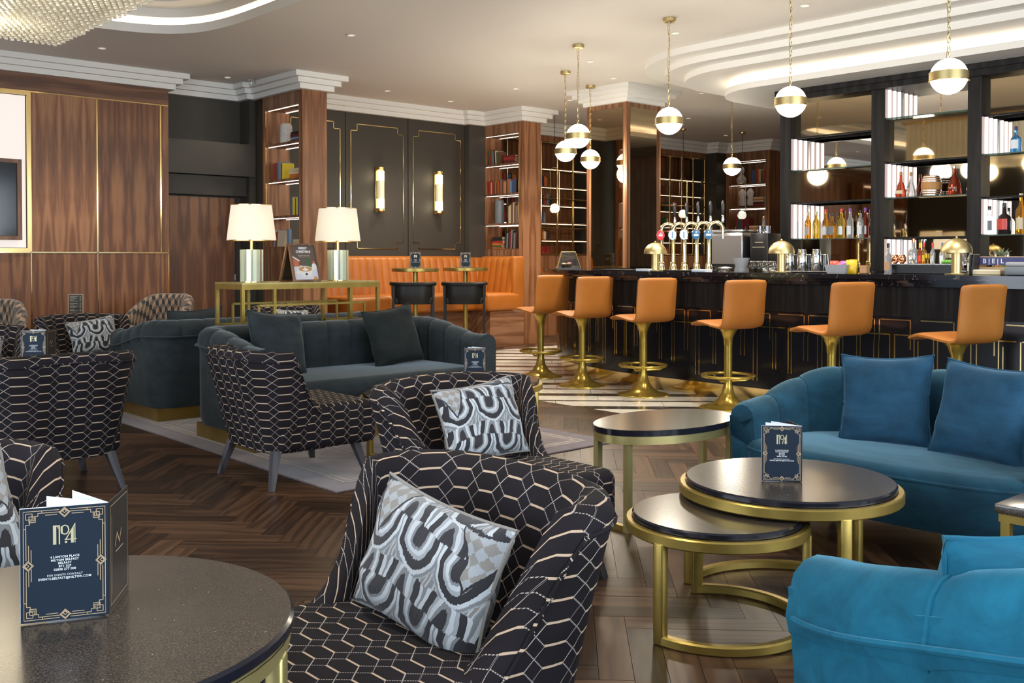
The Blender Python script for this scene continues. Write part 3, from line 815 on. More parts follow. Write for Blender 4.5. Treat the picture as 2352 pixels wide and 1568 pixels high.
for k in ('backrest', 'seat', 'piping'): CH[k].materials.append(M_['hex_fabric'])
LEGS = []
for sx in (-1, 1):
    for sy in (-1, 1):
        me = leg_mb(sx*0.25, sy*0.25, sx*0.305, sy*0.305, 0.205).mesh('leg', None); me.materials.append(M_['leg_wood']); LEGS.append(me)
def hex_chair(label, loc, rot, z=0):
    t_ = thing('slipper_chair', label, 'chair', (*loc, z), math.radians(rot))
    link('backrest', CH['backrest'], None, t_); link('seat', CH['seat'], None, t_); link('piping', CH['piping'], None, t_)
    for me in LEGS: link('leg', me, None, t_)
    return t_
hex_chair('hexagon-patterned slipper chair turned away, beside the dark velvet sofa', (1.73, 5.72), 180)
hex_chair('hexagon-patterned slipper chair with no cushion, at the edge of the rug', (2.90, 5.11), 90)
hex_chair('hexagon-patterned slipper chair between the oval table and the herringbone floor', (2.56, 2.95), 0)
hex_chair('hexagon-patterned slipper chair pushed up to the speckled table, feather cushion inside', (1.225, 1.77), -90)
hex_chair('hexagon-patterned slipper chair behind the big menu card, cushion on it', (0.50, 2.62), 0)
hex_chair('hexagon-patterned slipper chair between small wall table and velvet sofa', (3.02, 8.72), 0)
hex_chair('hexagon-patterned slipper chair facing the small menu card on a round table', (1.88, 7.67), 0)
hex_chair('hexagon-patterned slipper chair seen through the gold console frame', (5.30, 9.25), 0)
tilt = math.radians(-17)
def ccush(label, cx, cy, rot, dz=0.0, side=0.0, roll=0.0, back=0.10, size=(0.42, 0.32)):
    r_ = math.radians(rot)
    lx, ly = side, back
    x_ = cx + lx*math.cos(r_) - ly*math.sin(r_); y_ = cy + lx*math.sin(r_) + ly*math.cos(r_)
    cushion('feather_fabric', label, (x_, y_, 0.572 + dz), (tilt, math.radians(roll), r_), size, 0.13, 'feather_fabric', 'feather cushions on the slipper chairs')
ccush('feather-patterned cushion in the chair beside the oval table', 2.56, 2.95, 0, 0.02, 0.02, -4)
ccush('large feather-patterned cushion leaning in the chair at the speckled table', 1.225, 1.77, -90, -0.015, 0.0, 6, 0.12, (0.46, 0.31))
ccush('feather-patterned cushion in the chair behind the big menu card', 0.50, 2.62, 0, 0.0, 0.06, -14)
ccush('feather-patterned cushion in the chair near the panelled wall', 3.02, 8.72, 0, 0.0, 0.05, -8)
ccush('feather-patterned cushion in the chair behind the small menu card', 1.88, 7.67, 0, -0.02, -0.02, 6)
ccush('feather-patterned cushion in the chair behind the gold console', 5.30, 9.25, 0, -0.02, 0.0, 4)
# ---- cube-pattern barrel chairs
path, tot = epath(0.37, -0.30, 0.37, 40, 2.6)
def bh(x_, y_, s_): return 0.56 + 0.30*smooth01((y_+0.25)/0.6)
BAR = shell(path, bh, 0.12, 0.30, 0.10, lambda *a: 0.03).mesh('shell', 0.9); BAR.materials.append(M_['cube_fabric'])
SEAT = MB().lathe([(0.29, 0.12), (0.31, 0.15), (0.31, 0.40), (0.28, 0.44), (0.01, 0.46)], 28).mesh('seat_cushion', 0.9, True); SEAT.materials.append(M_['cube_fabric'])
def ruffle():
    b = MB(); random.seed(3)
    pts = []
    for i in range(41):
        a = -0.25*PI + 1.5*PI*i/40; pts.append((0.285*math.cos(a), 0.06 + 0.27*math.sin(a), 0.50 + 0.13*math.sin(max(0, math.sin(a)))+0.012*math.sin(i*1.9)))
    return b.tube(pts, [0.03 + 0.010*math.sin(i*2.3) for i in range(41)], 7)
RUF = ruffle().mesh('gathered_roll', 0.9, True); RUF.materials.append(M_['cube_fabric'])
BASE = MB().lathe([(0.26, 0.0), (0.30, 0.02), (0.31, 0.13), (0.30, 0.14)], 28).mesh('base', 0.9); BASE.materials.append(M_['charcoal_fabric'])
for lb, loc, ro in (('tub chair in tan and black cube fabric by the tall panelled wall, under the screen', (2.50, 10.05), -30), ('tub chair in tan and black cube fabric between the small table and the velvet sofa', (4.27, 10.42), -58)):
    t_ = thing('tub_chair', lb, 'chair', (*loc, 0), math.radians(ro))
    for nm, me in (('shell', BAR), ('seat_cushion', SEAT), ('gathered_roll', RUF), ('base', BASE)): link(nm, me, None, t_)
# ---- tables
def ring(r, z0, z1, t_, n=48, a0=0, a1=2*PI):
    b = MB(); closed = abs(a1-a0-2*PI) < 1e-6; m_ = n if closed else n+1
    pts = [(r*math.cos(a0 + (a1-a0)*i/n), r*math.sin(a0 + (a1-a0)*i/n), (z0+z1)/2) for i in range(m_)]
    hz = (z1-z0)/2; k = min(hz, t_/2)*0.35
    sect = [(-t_/2+k, -hz), (t_/2-k, -hz), (t_/2, -hz+k), (t_/2, hz-k), (t_/2-k, hz), (-t_/2+k, hz), (-t_/2, hz-k), (-t_/2, -hz+k)]
    return b.tube(pts, 0, sect=sect, closed=closed)
def stone_top(r, z1, t_=0.026):
    return MB().lathe([(r-0.006, z1-t_), (r, z1-t_+0.006), (r, z1-0.006), (r-0.006, z1-0.001)], 64)
def round_table(name, label, loc, r, h, leg_a, base, mat='gold_frame', group=None, rim=True):
    """stone disc in a metal hoop; legs at angles; C-shaped base from base[0] to base[1]"""
    t_ = thing(name, label, 'table', (*loc, 0.0118 if 'rug' in label else 0), 0, group)
    st = stone_top(r, h).build('stone_edge', 'stone_edge', t_)
    MB().lathe([(0.001, h-0.0008), (r-0.006, h-0.0008)], 64, cap=False).build('stone_top', 'speckled_stone', t_, None)
    rr = r + (0.010 if rim else -0.02)
    hb = ring(rr, h-0.060, h-0.022, 0.026).build('hoop', mat, t_, 0.5)
    MB().lathe([(0.01, h-0.03), (r-0.004, h-0.03)], 48, cap=False).build('underside', 'black_metal', t_)
    for a in leg_a:
        a = math.radians(a); b = MB(); x_, y_ = rr*math.cos(a), rr*math.sin(a)
        M4 = Matrix.Rotation(a, 4, 'Z')
        b.rbox(-0.016, 0.016, -0.02, 0.02, 0.0 if base else 0.0, h-0.05, 0.006, 2); b.xf(Matrix.Translation((x_, y_, 0)) @ M4); b.build('leg', mat, t_, 0.9)
    if base:
        ring(rr, 0.0, 0.034, 0.032, 60, math.radians(base[0]), math.radians(base[1])).build('floor_hoop', mat, t_, 0.5)
    return t_
round_table('nest_table', 'larger nest table in gold with round speckled top, menu card on it', (3.166, 2.009), 0.372, 0.452, (107, -9, -120), (-120, 107))
round_table('nest_table', 'smaller, lower nest table in gold, tucked under its round neighbour', (2.796, 2.057), 0.288, 0.382, (180, 50, -60), (-180, 50))
round_table('nest_table', 'larger round gold table on the rug beside the velvet sofa', (4.15, 4.95), 0.405, 0.452, (95, -20, -150), (-150, 95))
round_table('nest_table', 'smaller round gold table on the rug, half hidden by a chair', (3.78, 5.15), 0.315, 0.382, (180, 60, -60), (-180, 60))
round_table('side_table', 'tall round speckled table carrying the large menu card', (0.555, 1.795), 0.404, 0.62, (-43, 90, 210), None, 'gold_pale', rim=False)
round_table('side_table', 'tall round table behind the turned-away chair, small menu card on it', (1.74, 6.50), 0.38, 0.62, (0, 90, 180, 270), None, 'gold_frame', rim=False)
round_table('side_table', 'small round gold table by the panelled wall with a wooden menu stand', (3.58, 10.78), 0.28, 0.62, (-10, 80, 170, 260), None, 'gold_frame', rim=False)
# oval table
t_ = thing('oval_table', 'oval speckled-top gold table between the chair and the blue sofa', 'table', (3.775, 3.08, 0), math.radians(-3))
ov = [(0.415*math.cos(2*PI*i/64), 0.26*math.sin(2*PI*i/64)) for i in range(64)]
MB().prism(ov, 0.442, 0.469).build('stone_edge', 'stone_edge', t_)
b = MB(); b.add([(x_*0.985, y_*0.985, 0.4695) for x_, y_ in ov], [tuple(range(64))]); b.build('stone_top', 'speckled_stone', t_, None)
ovr = lambda k, n=64: [(0.40*math.cos(2*PI*i/n), 0.235*math.sin(2*PI*i/n), k) for i in range(n)]
MB().tube(ovr(0.422), 0, sect=[(-0.016, -0.019), (0.016, -0.019), (0.016, 0.019), (-0.016, 0.019)], closed=True).build('hoop', 'gold_pale', t_)
for a in (150, 205, -40, 20):
    a = math.radians(a); x_, y_ = 0.395*math.cos(a), 0.23*math.sin(a); MB().box(x_-0.015, x_+0.015, y_-0.015, y_+0.015, 0, 0.41).build('leg', 'gold_pale', t_, None)
for pr in ((150, 205), (-40, 20)):
    p = [(0.395*math.cos(math.radians(a)), 0.23*math.sin(math.radians(a)), 0.013) for a in pr]; MB().bar(p[0], p[1], 0.026).build('foot_bar', 'gold_frame', t_, None)
# square table corner on the right
t_ = thing('square_table', 'square dark stone table with thin gold frame by the blue sofa', 'table', (3.50, 1.10, 0))
MB().rbox(-0.22, 0.22, -0.23, 0.23, 0.432, 0.462, 0.004, 2).build('stone_top', 'speckled_stone', t_)
MB().box(-0.21, 0.21, -0.22, 0.22, 0.405, 0.432).build('frame', 'gold_frame', t_, None)
for sx in (-1, 1):
    for sy in (-1, 1): MB().box(sx*0.195-0.014, sx*0.195+0.014, sy*0.2-0.014, sy*0.2+0.014, 0, 0.405).build('leg', 'gold_frame', t_, None)
# ---- channelled sofas
def channel_sofa(t_, path, tot, hfun, z0, zs, th, nch, mat, lean, bulge=0.03, scal=0.0, pe=0.42, facing=True):
    n_s = 8
    def at(s_):
        f = s_/tot*(len(path)-1); k = min(int(f), len(path)-2); q = f-k
        a, b_ = path[k], path[k+1]; v_ = [a[i] + (b_[i]-a[i])*q for i in range(4)]; l = math.hypot(v_[2], v_[3]); return v_[0], v_[1], v_[2]/l, v_[3]/l
    for c in range(nch):
        s0, s1 = tot*c/nch, tot*(c+1)/nch; b = MB(); rows = []
        for i in range(n_s+1):
            q = i/n_s; s_ = s0 + (s1-s0)*q; x_, y_, nx, ny = at(s_); pf = math.sin(PI*q)**pe if 0 < q < 1 else 0.0
            h = hfun(x_, y_, s_) + scal*(pf-0.5); le = lean(x_, y_, s_); bl = bulge*pf
            hr = h - th*0.42; sec = []
            for k in range(7):
                z_ = zs + (hr-zs)*k/6; o_ = le*((z_-z0)/(0.75-z0)); sec.append((o_ - th - bl + 0.02, z_))
            o_ = le*((hr-z0)/(0.75-z0))
            for k in range(1, 7):
                a = PI - PI*k/6; sec.append((o_ - th/2 + 0.01 + (th/2 + bl*0.9 - 0.01)*math.cos(a), hr + (th*0.42 + bl*0.18)*math.sin(a)))
            sec.append((o_ + 0.010 + bl*0.5, hr - 0.05)); sec.append((o_ + 0.002, hr - 0.085))
            rows.append([(x_ + nx*e, y_ + ny*e, z_) for e, z_ in sec])
        m_ = len(rows[0])-1
        b.grid(lambda i, j: (rows[n_s-i][j], (0, 0)), n_s, m_)
        b.uv = {}
        for e in (0, n_s): b.add(rows[e], [list(range(m_+1)) if e else list(range(m_+1))[::-1]])
        co = b.build('channel', mat, t_, 1.0)
        if not facing and c: MB().tube(rows[0][:14], 0.0065, 6).build('seam', mat, co, 0.9)
    # outer shell
    rows = []
    for (x_, y_, nx, ny, s_) in path:
        h = hfun(x_, y_, s_) - th*0.42; le = lean(x_, y_, s_); sec = []
        for k in range(9):
            z_ = z0 + (h-z0)*k/8; sec.append((le*((z_-z0)/(0.75-z0)) + 0.004 - (0.015 if k == 0 else 0), z_))
        sec.append((sec[-1][0] - th + 0.02, h)); sec.append((-th + 0.02 + 0.0, z0))
        rows.append([(x_ + nx*e, y_ + ny*e, z_) for e, z_ in sec])
    b = MB(); b.grid(lambda i, j: (rows[i][j], (0, 0)), len(rows)-1, len(rows[0])-1); b.uv = {}
    for e in (0, len(rows)-1): b.add(rows[e], [list(range(len(rows[0]))) if e else list(range(len(rows[0])))[::-1]])
    b.build('outer_shell', mat, t_, 0.9)
    pts = [(r_[8][0] + p_[2]*(bulge*0.9 + 0.004), r_[8][1] + p_[3]*(bulge*0.9 + 0.004), r_[8][2]-0.05) for r_, p_ in zip(rows, path)][(0 if facing else 1):(None if facing else -1)]
    MB().tube(pts, 0.007, 6).build('piping', mat, t_, 0.9)
    for e in ((0, len(path)-1) if facing else ()):
        x_, y_, nx, ny, s_ = path[e]; h = hfun(x_, y_, s_); le = lean(x_, y_, s_); sec = []
        def of(z_): return le*((z_-z0)/(0.75-z0))
        hr = h - th*0.42
        for k in range(5): sec.append((of(z0 + (hr-z0)*k/4) + 0.012, z0 + (hr-z0)*k/4))
        for k in range(1, 8): a = PI*k/8; sec.append((of(hr) - th/2 + 0.01 + (th/2 + 0.006)*math.cos(a), hr + (th*0.42 + 0.012)*math.sin(a)))
        for k in range(5): sec.append((of(hr + (z0-hr)*k/4) - th - 0.006, hr + (z0-hr)*k/4))
        ty = -1.0; n = len(sec); b = MB()
        fr = [(x_ + nx*o_, y_ + ny*o_ - 0.022, z_) for o_, z_ in sec]; bk = [(x_ + nx*o_, y_ + ny*o_ + 0.05, z_) for o_, z_ in sec]
        cn = (x_ - nx*th/2, y_ - ny*th/2 - 0.034, (z0+h)/2)
        b.add(fr + bk, [(i, (i+1) % n, n+(i+1) % n, n+i) for i in range(n)]); b.add(fr + [cn], [(i, n, (i+1) % n) for i in range(n)])
        bm = bmesh.new(); me = b.mesh('arm_facing', None); bm.from_mesh(me); bmesh.ops.remove_doubles(bm, verts=bm.verts, dist=1e-5); bmesh.ops.recalc_face_normals(bm, faces=bm.faces); bm.to_mesh(me); bm.free()
        me.polygons.foreach_set('use_smooth', [True]*len(me.polygons)); me.set_sharp_from_angle(angle=0.9)
        link('arm_facing', me, mat, t_)
def slate_sofa(label, loc, rot, wd=2.0, dp=0.89, parts=18):
    t_ = thing('velvet_sofa', label, 'sofa', (*loc, 0.0062), math.radians(rot))
    hw = wd/2
    path, tot = upath(hw, -dp/2, dp/2, 0.16, 60)
    hf = lambda x_, y_, s_: 0.655 + 0.11*smooth01((y_ + dp/2)/(dp*0.85))
    channel_sofa(t_, path, tot, hf, 0.10, 0.36, 0.17, parts, 'velvet_slate', lambda *a: 0.0, 0.026, 0.0, 0.36)
    MB().rbox(-hw+0.14, hw-0.14, -dp/2-0.02, dp/2-0.12, 0.20, 0.43, 0.05, 4).build('seat_cushion', 'velvet_slate', t_, 0.9)
    MB().rbox(-hw+0.10, hw-0.10, -dp/2+0.01, dp/2-0.10, 0.10, 0.24, 0.02, 2).build('seat_base', 'velvet_slate_dark', t_, 0.9)
    MB().box(-hw+0.02, hw-0.02, -dp/2+0.03, dp/2-0.02, 0.006, 0.10).build('plinth', 'brass_plinth', t_, None)
    return t_
slate_sofa('dark slate velvet channel sofa facing the round rug tables', (3.98, 6.195), 0)
slate_sofa('dark slate velvet sofa standing back to back behind the gold console', (4.01, 7.78), 180, 2.0, 0.88)
def lean_c(mat, label, loc, rotz, roll, size=(0.46, 0.46), t=0.16, tl=-16, g=None):
    cushion(mat, label, loc, (math.radians(tl), math.radians(roll), math.radians(rotz)), size, t, None, g)
lean_c('velvet_slate', 'teal-black velvet cushion next to the left sofa arm', (3.42, 6.24, 0.655), 8, 5)
lean_c('velvet_slate_dark', 'charcoal velvet cushion tilted against the sofa channels, under the bar tables', (4.43, 6.28, 0.65), 0, -7)
lean_c('velvet_slate', 'slate velvet cushion peeping over the back of the rear sofa', (3.42, 7.60, 0.63), 180, 3)
# blue shell sofa
def shell_sofa(label, loc, rot, hw, mat, nch, hb=0.72, ha=0.57, dp=0.86, lean=0.05, scal=0.012, zs=0.36, pw=2.7):
    t_ = thing('shell_sofa', label, 'sofa', (*loc, 0), math.radians(rot))
    path, tot = epath(hw, -dp*0.36, dp/2, 56, pw)
    hf = lambda x_, y_, s_: ha + (hb-ha)*smooth01((y_ + dp*0.30)/(dp*0.72))
    channel_sofa(t_, path, tot, hf, 0.15, zs, 0.15, nch, mat, lambda x_, y_, s_: lean, 0.014, scal, 0.5, False)
    pl = []
    for i in range(41):
        a = PI + PI*i/40; c, s_ = math.cos(a), math.sin(a)
        pl.append(((hw-0.04)*math.copysign(abs(c)**0.75, c), -dp*0.26 + (dp*0.24)*-abs(s_)**0.8))
    for i in range(41):
        a = PI*i/40; c, s_ = math.cos(a), math.sin(a)
        pl.append(((hw-0.08)*math.copysign(abs(c)**0.8, c), -dp*0.26 + (dp*0.60)*abs(s_)**0.75))
    def layer(k, z_): return [(x_*k, y_*k, z_) for x_, y_ in pl]
    b = MB(); ls = [layer(0.90, 0.17), layer(0.96, 0.22), layer(1.0, 0.34), layer(0.995, 0.385), layer(0.97, 0.405), layer(0.90, 0.415)]; n = len(pl)
    for q in ls: b.v += q
    for i in range(len(ls)-1):
        for k in range(n): b.f.append([i*n+k, i*n+(k+1) % n, (i+1)*n+(k+1) % n, (i+1)*n+k])
    b.f.append(list(range(n-1, -1, -1))); b.f.append([(len(ls)-1)*n+k for k in range(n)])
    b.build('seat', mat, t_, 0.9)
    MB().tube([(x_*1.0, y_*1.0, 0.372) for x_, y_ in pl[:41]], 0.006, 5).build('seat_piping', mat, t_, 0.9)
    for sx in (-1, 1):
        for sy in (-1, 1): MB().lathe([(0.016, 0), (0.022, 0.16)], 10, sx*(hw-0.22), sy*0.18).build('leg', 'black_metal', t_)
    return t_
shell_sofa('blue velvet shell-back loveseat beside the nest tables', (4.22, 2.07), -90, 0.70, 'velvet_teal', 11)
lean_c('velvet_blue_cushion', 'blue velvet cushion at the middle of the shell-back loveseat', (4.30, 2.23, 0.60), -80, -3, (0.42, 0.42), 0.15, -14)
lean_c('velvet_blue_cushion', 'blue velvet cushion in the loveseat corner next to the square table', (4.25, 1.77, 0.60), -98, 3, (0.42, 0.42), 0.15, -16)
shell_sofa('turquoise velvet shell armchair turned its back, large in the foreground', (2.225, 0.622), 158, 0.60, 'velvet_turquoise', 6, 0.752, 0.66, 0.70, 0.05, 0.012, 0.36, 4.0)
lean_c('velvet_turquoise', 'turquoise velvet cushion rising above the back of the foreground armchair', (1.87, 0.69, 0.575), 158, 0, (0.46, 0.42), 0.15, -8)
# ---- orange banquette (bar height, U shape) on a walnut plinth
t_ = thing('banquette', 'long orange leather channel-back banquette on a walnut plinth', 'bench', (0, 0, 0))
MB().box(6.75, 9.70, 10.95, 11.40, 0, 0.50).build('plinth', 'walnut_horizontal', t_, None)
MB().box(9.06, 9.70, 10.52, 10.95, 0, 0.50).build('plinth', 'walnut_horizontal', t_, None)
MB().box(6.75, 7.38, 10.52, 10.95, 0, 0.50).build('plinth', 'walnut_horizontal', t_, None)
MB().rbox(7.38, 9.06, 10.78, 11.36, 0.50, 0.755, 0.05, 4).build('seat_cushion', 'orange_leather', t_, 0.9)
MB().rbox(9.0, 9.62, 10.49, 11.30, 0.50, 0.755, 0.05, 4).build('seat_cushion', 'orange_leather', t_, 0.9)
MB().rbox(6.74, 7.38, 10.49, 11.30, 0.50, 0.755, 0.05, 4).build('seat_cushion', 'orange_leather', t_, 0.9)
def channel_panel(x0, x1, y, parent, zb=0.70, zt=1.275, th=0.12, lean=0.10):
    """one padded channel facing -y"""
    b = MB(); n = 6; rows = []
    for i in range(n+1):
        q = i/n; pf = math.sin(PI*q)**0.6 if 0 < q < 1 else 0; sec = []
        for k in range(8):
            f = k/7; z_ = zb + (zt-0.05-zb)*f; sec.append((y - th - 0.016*pf - lean*(1-f)*0.9, z_))
        for k in range(1, 5):
            a = PI/2*k/4; sec.append((y - th*math.cos(a) - 0.012*pf*math.cos(a), zt - 0.05 + 0.05*math.sin(a)))
        rows.append([(x0 + (x1-x0)*q, yy, zz_) for yy, zz_ in sec])
    b.grid(lambda i, j: (rows[i][j], (0, 0)), n, len(rows[0])-1); b.uv = {}
    return b
nchn = 24
for i in range(nchn):
    x0 = 6.75 + (9.62-6.75)*i/nchn; x1 = 6.75 + (9.62-6.75)*(i+1)/nchn
    channel_panel(x0, x1, 11.49, t_).build('channel', 'orange_leather', t_, 1.0)
for i in range(6):
    y0 = 11.36 - 0.80*(i+1)/6; y1 = 11.36 - 0.80*i/6
    b = channel_panel(-(y1), -(y0), 0, t_, th=0.13)          # facing -y, then turned to face -x
    b.xf(Matrix.Translation((9.70, 0, 0)) @ Matrix.Rotation(-PI/2, 4, 'Z')); b.build('channel', 'orange_leather', t_, 1.0)
MB().rbox(9.50, 9.70, 10.50, 10.60, 0.50, 1.275, 0.03, 3).build('end_panel', 'orange_leather', t_, 0.9)
MB().box(6.75, 9.70, 11.38, 11.49, 0.45, 1.24).build('back_frame', 'orange_leather', t_, None)
# ---- bar-height pedestal tables and tub stools in front of the banquette
BT = None
for lb, x_, y_ in (('bar-height gold pedestal table nearer the lamps, menu card on it', 7.55, 10.22), ('bar-height gold pedestal table nearer the bookcase, menu card on it', 8.42, 10.28)):
    if BT is None:
        BT = thing('pedestal_table', lb, 'table', (x_, y_, 0))
        MB().lathe([(0.29, 1.075), (0.30, 1.08), (0.30, 1.118), (0.295, 1.12)], 40).build('gold_rim', 'gold_frame', BT)
        MB().lathe([(0.001, 1.1215), (0.285, 1.1215), (0.285, 1.10)], 40, cap=False).build('table_top', 'speckled_stone', BT)
        MB().lathe([(0.03, 0.02), (0.03, 1.08)], 16).build('column', 'gold_frame', BT)
        MB().lathe([(0.21, 0), (0.21, 0.012), (0.06, 0.025), (0.035, 0.05)], 32).build('foot', 'gold_frame', BT)
    else: dup(BT, (x_, y_, 0), 0, lb)
TS = None
for lb, x_, y_ in (('black leather tub bar stool in front of the pedestal table nearer the lamps', 7.13, 9.70), ('black leather tub bar stool in front of the pedestal table nearer the bookcase', 7.62, 9.32)):
    if TS is None:
        TS = thing('tub_stool', lb, 'stool', (x_, y_, 0), math.radians(146))
        path, tot = upath(0.235, -0.16, 0.235, 0.17, 36)
        shell([(a*1.09, b_*1.09, c, d, e_) for a, b_, c, d, e_ in path], lambda *a: 0.945, 0.70, 0.74, 0.04, lambda *a: 0.0, nz=5).build('tub_back', 'black_leather', TS, 0.9)
        MB().tube([(p[0]*1.10, p[1]*1.10, 0.940) for p in path], 0.024, 8).build('padded_rail', 'black_leather', TS, 0.9)
        MB().rbox(-0.23, 0.23, -0.22, 0.20, 0.70, 0.79, 0.03, 3).build('seat', 'black_leather', TS, 0.9)
        for sx in (-1, 1):
            for sy in (-1, 1): MB().box(sx*0.235-0.013, sx*0.235+0.013, sy*0.17-0.013, sy*0.17+0.013, 0, 0.94 if sy > 0 else 0.72).build('leg', 'black_metal', TS, None)
        b = MB()
        for sx in (-1, 1): b.box(sx*0.235-0.009, sx*0.235+0.009, -0.17, 0.17, 0.28, 0.30)
        b.box(-0.235, 0.235, -0.179, -0.161, 0.28, 0.30); b.build('footrest', 'brass', TS, None)
    else: dup(TS, (x_, y_, 0), math.radians(140), lb)
# ---- gold console with lamps and sign
t_ = thing('console_table', 'open gold metal console with rectangle motifs behind the velvet sofa', 'table', (3.99, 6.92, 0.0114))
cw, cdp, chh = 0.604, 0.22, 1.055; e = 0.026
MB().box(-cw, cw, -cdp, cdp, chh-0.012, chh).build('top', 'gold_pale', t_, None)
for sx in (-1, 1):
    for sy in (-1, 1): MB().box(sx*(cw-e/2)-e/2, sx*(cw-e/2)+e/2, sy*(cdp-e/2)-e/2, sy*(cdp-e/2)+e/2, 0, chh-0.012).build('leg', 'gold_frame', t_, None)
for sy in (-1, 1):
    y_ = sy*(cdp-e/2)
    MB().box(-cw+e, cw-e, y_-e/2, y_+e/2, chh-0.05, chh-0.012).build('rail', 'gold_frame', t_, None)
    b = MB()     # corner rectangles and the interlocking bar of the fretwork
    for sx in (-1, 1):
        xo, xi = sx*cw, sx*(cw-0.27)
        b.bar((xi, y_, chh-0.05), (xi, y_, 0.72), 0.022); b.bar((sx*(cw-e), y_, 0.73), (xi, y_, 0.73), 0.022)
        b.bar((sx*(cw-0.14), y_, 0.885), (sx*(cw-0.14), y_, 0.74), 0.016)
    b.bar((-cw+0.14, y_, 0.885), (cw-0.14, y_, 0.885), 0.016)
    b.build('fretwork', 'gold_frame', t_, None)
for sx in (-1, 1):
    MB().box(sx*(cw-e/2)-e/2, sx*(cw-e/2)+e/2, -cdp+e, cdp-e, chh-0.05, chh-0.012).build('rail', 'gold_frame', t_, None)
    MB().box(sx*(cw-e/2)-e/2, sx*(cw-e/2)+e/2, -cdp+e, cdp-e, 0.72, 0.742).build('rail', 'gold_frame', t_, None)
def table_lamp(label, loc):
    t_ = thing('table_lamp', label, 'lamp', loc, 0)
    n = 72; pts = []
    for i in range(n):
        a = 2*PI*i/n; r_ = 0.072 + 0.016*abs(math.cos(2*a))**0.5*(1 if int((a/(PI/4)+0.5)) % 2 == 0 else -0.6); pts.append((r_*math.cos(a), r_*math.sin(a)))
    MB().prism(pts, 0.006, 0.246).build('onyx_body', 'onyx', t_)
    b = MB()
    for k in range(4):
        a = PI/4 + PI/2*k; x_, y_ = 0.066*math.cos(a), 0.066*math.sin(a); b.cbox((x_, y_, 0.126), (0.012, 0.03, 0.24), Matrix.Rotation(a, 3, 'Z'))
    b.build('brass_trim', 'brass', t_, None)
    MB().lathe([(0.082, 0), (0.082, 0.008)], 32).build('base', 'brass', t_)
    MB().lathe([(0.012, 0.246), (0.012, 0.33)], 12).build('stem', 'brass', t_)
    z0, z1 = 0.315, 0.580
    sh = MB().lathe([(0.182, z0), (0.150, z1)], 48, cap=False); sh.lathe([(0.148, z1), (0.180, z0)], 48, cap=False)
    sh.v = [(x_, y_, z_-z0) for x_, y_, z_ in sh.v]; so = sh.build('shade', 'lamp_shade', t_, loc=(0, 0, z0))
    b = MB(); b.tube([(0.151*math.cos(2*PI*i/40), 0.151*math.sin(2*PI*i/40), z1-z0) for i in range(40)], 0.004, 5, True); b.build('shade_trim', 'brass', so)
    b = MB(); b.tube([(0.183*math.cos(2*PI*i/40), 0.183*math.sin(2*PI*i/40), 0) for i in range(40)], 0.004, 5, True); b.build('shade_trim', 'brass', so)
    MB().sphere((0, 0, 0.40), 0.03, 12, 8).build('bulb', 'globe_light', t_)
    l = bpy.data.lights.new('lamp_bulb', 'POINT'); l.energy = 5; l.color = (1, 0.8, 0.52); l.shadow_soft_size = 0.04
    lo = bpy.data.objects.new('lamp_bulb', l); C.objects.link(lo); lo.parent = t_; lo.location = (0, 0, 0.43)
    return t_
table_lamp('lit table lamp with onyx flower base at the door end of the console', (3.568, 6.90, 1.0668))
table_lamp('lit table lamp with onyx flower base at the banquette end of the console', (4.325, 6.90, 1.0668))
# ---- bar stools
def stool_shell():
    prof = [(-0.235, 0.690), (-0.21, 0.702), (-0.15, 0.715), (-0.06, 0.707), (0.04, 0.692), (0.12, 0.684), (0.155, 0.690), (0.178, 0.708), (0.188, 0.735), (0.195, 0.80), (0.203, 0.90), (0.212, 0.99), (0.220, 1.045), (0.222, 1.06)]
    # resample and offset both sides
    P = [Vector((a, b_)) for a, b_ in prof]; n = len(P)-1; hw = 0.212; th = 0.042; nx_ = 8
    nor = []
    for i in range(len(P)):
        d = (P[min(i+1, n)] - P[max(i-1, 0)]).normalized(); nor.append(Vector((-d.y, d.x)))
    b = MB()
    loop = []
    for i in range(len(P)): loop.append((P[i] + nor[i]*th/2, i))
    tip = P[n] + (P[n]-P[n-1]).normalized()*0.02; loop.append((tip, n))
    for i in range(n, -1, -1): loop.append((P[i] - nor[i]*th/2, i))
    tip = P[0] + (P[0]-P[1]).normalized()*0.018; loop.append((tip, 0))
    m_ = len(loop); rows = []
    for j in range(nx_+1):
        f = -1 + 2*j/nx_
        pin = 1.0 if abs(f) < 0.99 else 0.35
        row = []
        for (p, i) in loop:
            c = P[i]; q = c + (p-c)*pin
            w_ = hw*(0.95 if i in (0, n) else 1.0)
            row.append((w_*(f if abs(f) < 0.99 else math.copysign(1.0, f)), q.x, q.y))
        rows.append(row)
    for r_ in rows: b.v += r_
    for j in range(nx_):
        for k in range(m_): b.f.append([j*m_+k, j*m_+(k+1) % m_, (j+1)*m_+(k+1) % m_, (j+1)*m_+k])
    np_ = len(P)          # side walls as quads between the two faces of the pad (the loop is concave)
    low = lambda i: np_ + 1 + (n - i)
    for base, flip in ((0, False), (nx_*m_, True)):
        for i in range(n):
            q = [base+i, base+i+1, base+low(i+1), base+low(i)]; b.f.append(q[::-1] if flip else q)
        for q in ([base+n, base+np_, base+low(n)], [base+low(0), base+m_-1, base+0]): b.f.append(q[::-1] if flip else q)
    return b
SLB = ['at the rounded end of the bar', 'second from the rounded bar end', 'in front of the tall beer taps', 'between the taps and the shaker tins', 'in front of the snack bowl', 'in front of the wooden crate end']
ST = None
SPOTS = [(7.25, 7.60, 172), (7.03, 6.78, 168), (6.97, 5.95, 166), (6.88, 4.95, 165), (6.86, 3.99, 164), (6.86, 3.04, 163)]
